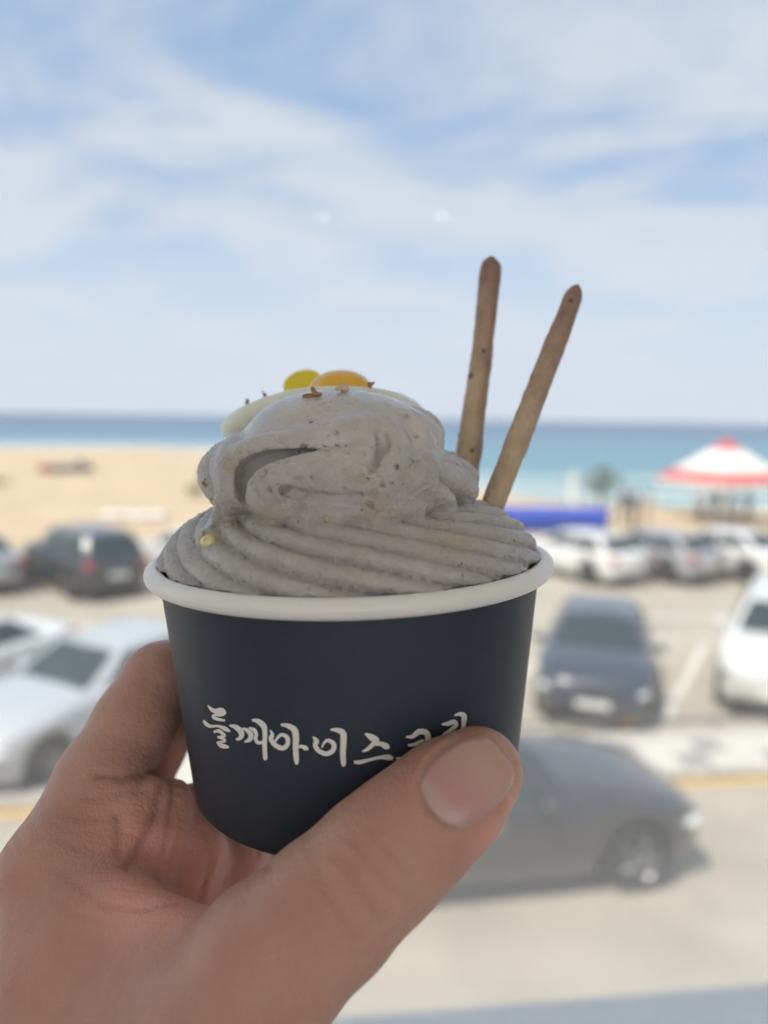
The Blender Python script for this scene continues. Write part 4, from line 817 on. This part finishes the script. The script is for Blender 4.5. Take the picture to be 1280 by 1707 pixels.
# fingers
hc([(92,1462,17.5,1.18), (172,1300,19.0,1.06), (225,1205,19.9,.98), (270,1133,20.6,.99)], .35)
hs.cone(P(270,1133,20.6), np.array([-3.95,-3.95,23.5]), .96, .84, .2); hs.cone(np.array([-3.95,-3.95,23.5]), np.array([-1.35,-3.75,24.3]), .84, .72, .2)
hc([(160,1515,20.0,1.02), (212,1350,21.2,.90), (258,1245,22.2,.84), (298,1170,23.2,.90)], .25)
hs.cone(P(298,1170,23.2), np.array([-3.0,-5.5,24.7]), .90, .80, .2); hs.cone(np.array([-3.0,-5.5,24.7]), np.array([-.6,-5.3,24.2]), .80, .68, .2)
hc([(255,1545,22.0,1.0), (340,1405,23.3,.90), (384,1305,24.4,.86)], .25)
hs.cone(P(384,1305,24.4), np.array([-2.6,-7.6,25.4]), .86, .76, .2); hs.cone(np.array([-2.6,-7.6,25.4]), np.array([-.4,-7.1,24.7]), .76, .64, .2)
hc([(350,1555,23.6,.92), (410,1455,24.6,.84), (470,1400,25.4,.78)], .3)
hs.cone(P(470,1400,25.4), np.array([-2.6,-8.9,25.6]), .76, .66, .2); hs.cone(np.array([-2.6,-8.9,25.6]), np.array([-1.6,-8.2,25.0]), .66, .56, .2)
# keep clear of the cup
_, (X, Y, Z) = hs.block(hs.lo, hs.lo + hs.h * (hs.n - 1))
qx, qy, qz = X - RC[0], Y - RC[1], Z - RC[2]; tq = -(qx * AXC[0] + qy * AXC[1] + qz * AXC[2])
rq = np.sqrt(np.maximum(qx ** 2 + qy ** 2 + qz ** 2 - tq ** 2, 0)) - (RT + (RB - RT) * tq / HC)
cupd = np.maximum(rq, np.maximum(tq - HC, -tq - .3)) - .02
hs.F = np.maximum(hs.F, -cupd).astype(np.float32)
V, F = hs.mesh(); V = smooth_mesh(V, F, 3, .5); nr = normals(V, F)
def skin_pts(pix, d0=11.0, d1=26.0): return [h_ for h_ in (hs.hit(x, y, d0, d1) for x, y in pix) if h_ is not None]
disp = np.zeros(len(V)); cr = np.zeros(len(V))
CREASE = [([(560,1425),(585,1450),(605,1490),(640,1530)], .10, .055), ([(590,1400),(620,1440),(650,1480),(680,1500)], .09, .05), ([(530,1450),(550,1490),(575,1530),(600,1560)], .09, .04), ([(620,1380),(650,1420),(690,1455)], .08, .03),
          ([(165,1292),(205,1296),(240,1290),(258,1284)], .10, .10), ([(150,1330),(190,1325),(230,1318)], .10, .04), ([(120,1362),(170,1365),(210,1352)], .08, .035), ([(100,1400),(130,1415),(170,1420)], .08, .03),
          ([(198,1362),(200,1400),(198,1425)], .10, .07), ([(272,1310),(262,1350),(230,1420),(212,1448)], .11, .09), ([(290,1325),(285,1380),(262,1465)], .10, .07), ([(345,1390),(352,1440),(335,1500)], .10, .07), ([(300,1340),(298,1400),(280,1470)], .08, .04),
          ([(430,1420),(450,1448)], .08, .06), ([(180,1510),(250,1515),(300,1505)], .09, .05), ([(100,1450),(160,1500),(180,1510)], .07, .03), ([(60,1480),(120,1520),(200,1545)], .06, .02), ([(90,1550),(150,1570),(240,1570)], .06, .02), ([(10,1385),(30,1395),(40,1412)], .06, .05), ([(30,1350),(45,1368),(60,1378)], .06, .05), ([(0,1400),(15,1410),(22,1428)], .06, .04)]
for pix, wd, dp in CREASE:
    ps = skin_pts(pix)
    if len(ps) < 2: continue
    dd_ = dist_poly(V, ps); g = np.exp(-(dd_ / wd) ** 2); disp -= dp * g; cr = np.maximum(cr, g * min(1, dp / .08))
# skin fold round the nail
nc = np.array([778.0, 1304.0]); na = np.array([.745, -.667]); nb = np.array([.667, .745]); NA0, NA1, NW = -80.0, 84.0, 66.0
def nail_out(sc_): return [nc + na * (math.cos(a) * (-NA0) * sc_) + nb * (math.sin(a) * NW * sc_) for a in np.linspace(math.radians(75), math.radians(285), 22)]
dd_ = dist_poly(V, skin_pts(nail_out(1.16), 11, 18)); disp += .055 * np.exp(-(dd_ / .13) ** 2)
dd_ = dist_poly(V, skin_pts(nail_out(1.03), 11, 18)); cr = np.maximum(cr, .8 * np.exp(-(dd_ / .07) ** 2)); disp -= .03 * np.exp(-(dd_ / .06) ** 2)
# gentle folds where skin bunches
for (x, y), r_, a in (((222,1385), .35, .07), ((250,1385), .30, .08), ((182,1395), .35, .06), ((320,1360), .45, .05), ((610,1440), .5, .03), ((70,1380), .6, .08)):
    h_ = hs.hit(x, y, 11, 26)
    if h_ is not None: disp += a * np.exp(-(np.linalg.norm(V - h_, axis=1) / r_) ** 2)
V = V + nr * disp[:, None]
pink_and_glow = np.zeros(len(V))  # pinker palm skin, with window light and web glow painted into the colour
for (x, y), r_, a in (((250,1490), 1.0, .75), ((300,1510), .8, .65), ((360,1440), 1.6, .95), ((330,1380), 1.2, .7), ((420,1424), .9, .95), ((230,1390), 1.0, .45), ((280,1420), 1.2, .65), ((320,1420), 1.3, .85), ((430,1432), .9, .9), ((300,1400), 1.1, .4), ((290,1265), .7, .8), ((320,1320), .7, .8), ((850,1340), .5, .5), ((820,1390), .5, .5), ((270,1230), .6, .3)):
    h_ = hs.hit(x, y, 11, 26)
    if h_ is not None: pink_and_glow = np.maximum(pink_and_glow, a * np.exp(-(np.linalg.norm(V - h_, axis=1) / r_) ** 2))
hand = cup_empty('person', P(235, 1900, 16.6)); tag(hand, 'bare left hand at lower left holding the cup, thumb across the front', 'hand')
sk = bpy.data.materials.new('skin'); sk.use_nodes = True; t = sk.node_tree; b = t.nodes['Principled BSDF']
tcx = N(t, 'ShaderNodeTexCoord'); n1 = N(t, 'ShaderNodeTexNoise'); n1.inputs['Scale'].default_value = 55; n1.inputs['Detail'].default_value = 7; n1.inputs['Roughness'].default_value = .6; t.links.new(tcx.outputs['Object'], n1.inputs['Vector'])
rp = N(t, 'ShaderNodeValToRGB'); e = rp.color_ramp.elements; e[0].position = .3; e[0].color = (0.478, 0.257, 0.193, 1); e[1].position = .72; e[1].color = (0.57, 0.337, 0.258, 1); t.links.new(n1.outputs['Fac'], rp.inputs['Fac'])
ap = N(t, 'ShaderNodeAttribute', attribute_name='pink_and_glow'); ac = N(t, 'ShaderNodeAttribute', attribute_name='crease')
mx = N(t, 'ShaderNodeMix', data_type='RGBA'); t.links.new(ap.outputs['Fac'], mx.inputs['Factor']); t.links.new(rp.outputs['Color'], mx.inputs['A']); mx.inputs['B'].default_value = (0.97, 0.47, 0.37, 1)
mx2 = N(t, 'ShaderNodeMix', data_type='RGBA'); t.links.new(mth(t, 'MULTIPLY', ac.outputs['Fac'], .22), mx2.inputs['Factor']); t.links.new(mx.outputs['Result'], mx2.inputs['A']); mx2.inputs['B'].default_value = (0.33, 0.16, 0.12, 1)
t.links.new(mx2.outputs['Result'], b.inputs['Base Color']); b.inputs['Roughness'].default_value = .45; b.inputs['Specular IOR Level'].default_value = .45
b.inputs['Subsurface Weight'].default_value = .45; b.inputs['Subsurface Radius'].default_value = (1, .34, .2); b.inputs['Subsurface Scale'].default_value = .006
mpn = N(t, 'ShaderNodeMapping'); mpn.inputs['Rotation'].default_value = (.3, .5, .8); mpn.inputs['Scale'].default_value = (1, .45, .8); t.links.new(tcx.outputs['Object'], mpn.inputs[0])
vo = N(t, 'ShaderNodeTexVoronoi', feature='DISTANCE_TO_EDGE'); vo.inputs['Scale'].default_value = 900; t.links.new(mpn.outputs[0], vo.inputs['Vector'])
n3 = N(t, 'ShaderNodeTexNoise'); n3.inputs['Scale'].default_value = 260; n3.inputs['Detail'].default_value = 5; t.links.new(mpn.outputs[0], n3.inputs['Vector'])
mpl = N(t, 'ShaderNodeMapping'); mpl.inputs['Rotation'].default_value = (.2, -.3, .55); mpl.inputs['Scale'].default_value = (.22, 1.0, 1.0); t.links.new(tcx.outputs['Object'], mpl.inputs[0])
n4 = N(t, 'ShaderNodeTexNoise'); n4.inputs['Scale'].default_value = 620; n4.inputs['Detail'].default_value = 4; n4.inputs['Distortion'].default_value = .6; t.links.new(mpl.outputs[0], n4.inputs['Vector'])
hh_ = mth(t, 'ADD', mth(t, 'ADD', mth(t, 'MULTIPLY', mth(t, 'MINIMUM', vo.outputs['Distance'], .25), 1.0), mth(t, 'MULTIPLY', n3.outputs['Fac'], .7)), mth(t, 'MULTIPLY', n4.outputs['Fac'], 1.5))
bp = N(t, 'ShaderNodeBump'); bp.inputs['Strength'].default_value = .5; bp.inputs['Distance'].default_value = .0005; t.links.new(hh_, bp.inputs['Height']); t.links.new(bp.outputs[0], b.inputs['Normal'])
Mh = hand.matrix_world.copy(); me = mesh_np('hand', to_local(V, Mh), F, sk); set_attr(me, 'pink_and_glow', pink_and_glow); set_attr(me, 'crease', cr); link('hand', me, hand)
# thumb nail: a curved plate laid on the dorsal side of the thumb tip
nc = np.array([778.0, 1304.0]); na = np.array([.745, -.667]); nb = np.array([.667, .745]); nu, nv = 22, 22; NV = []; NC = []
for i in range(nu + 1):
    for j in range(nv + 1):
        x = -1 + 2 * i / nu; y = -1 + 2 * j / nv
        sx_ = x * math.sqrt(1 - y * y / 2); sy_ = y * math.sqrt(1 - x * x / 2)            # square to disc
        ex = math.copysign(abs(sx_) ** .80, sx_) * (.86 + .14 * abs(x) ** 0 ); ey = math.copysign(abs(sy_) ** .72, sy_); rr_ = min(1, math.hypot(sx_, sy_))
        c2 = nc + na * ((NA1 if ex > 0 else -NA0) * ex) + nb * (ey * NW * (1 - .10 * ex))
        h_ = hs.hit(c2[0], c2[1], 11, 18)
        NV.append((c2, h_, rr_)); NC.append((ex, rr_))
good = [h_ for _, h_, _ in NV if h_ is not None]
dep = np.array([h_[2] if h_ is not None else np.nan for _, h_, _ in NV]); xy = np.array([c for c, _, _ in NV])
u_ = (xy - nc) @ na / 85; v_ = (xy - nc) @ nb / 80; okm = ~np.isnan(dep)
A_ = np.stack([np.ones_like(u_), u_, v_, u_ * u_, v_ * v_, u_ * v_], 1); sel = okm & (np.array([r for _, _, r in NV]) < .9); cf = np.linalg.lstsq(A_[sel], dep[sel], rcond=None)[0]
df = A_ @ cf; rr_ = np.array([r for _, _, r in NV])
dn = np.where(okm, np.nan_to_num(dep, nan=20), df); final = df - .055 + .10 * np.clip((rr_ - .86) / .14, 0, 1) ** 2
Vn = np.array([P(c[0], c[1], d_) for (c, _, _), d_ in zip(NV, final)])
Fn = [(i * (nv + 1) + j, (i + 1) * (nv + 1) + j, (i + 1) * (nv + 1) + j + 1, i * (nv + 1) + j + 1) for i in range(nu) for j in range(nv)]
nl = bpy.data.materials.new('nail'); nl.use_nodes = True; t = nl.node_tree; b = t.nodes['Principled BSDF']; b.inputs['Roughness'].default_value = .20; b.inputs['Subsurface Weight'].default_value = .3; b.inputs['Subsurface Radius'].default_value = (1, .4, .3); b.inputs['Subsurface Scale'].default_value = .004
al_ = N(t, 'ShaderNodeAttribute', attribute_name='along'); rp = N(t, 'ShaderNodeValToRGB'); e = rp.color_ramp.elements; e[0].position = 0; e[0].color = (.56, .365, .33, 1); e[1].position = 1; e[1].color = (.58, .33, .27, 1)
for p_, c_ in ((.17, (.565, .375, .345)), (.27, (.55, .30, .30)), (.45, (.56, .33, .30)), (.7, (.58, .38, .31)), (.88, (.58, .35, .29)), (.95, (.60, .36, .30))): x = e.new(p_); x.color = (*c_, 1)
t.links.new(al_.outputs['Fac'], rp.inputs['Fac']); t.links.new(rp.outputs['Color'], b.inputs['Base Color'])
me = mesh_np('thumb_nail', to_local(Vn, Mh), Fn, nl); ua = (xy - nc) @ na; set_attr(me, 'along', np.clip((ua - NA0) / (NA1 - NA0) + .06 * (v_ ** 2), 0, 1)); o = link('thumb_nail', me, hand)
o['label'] = 'short pinkish thumb nail with a pale half moon'
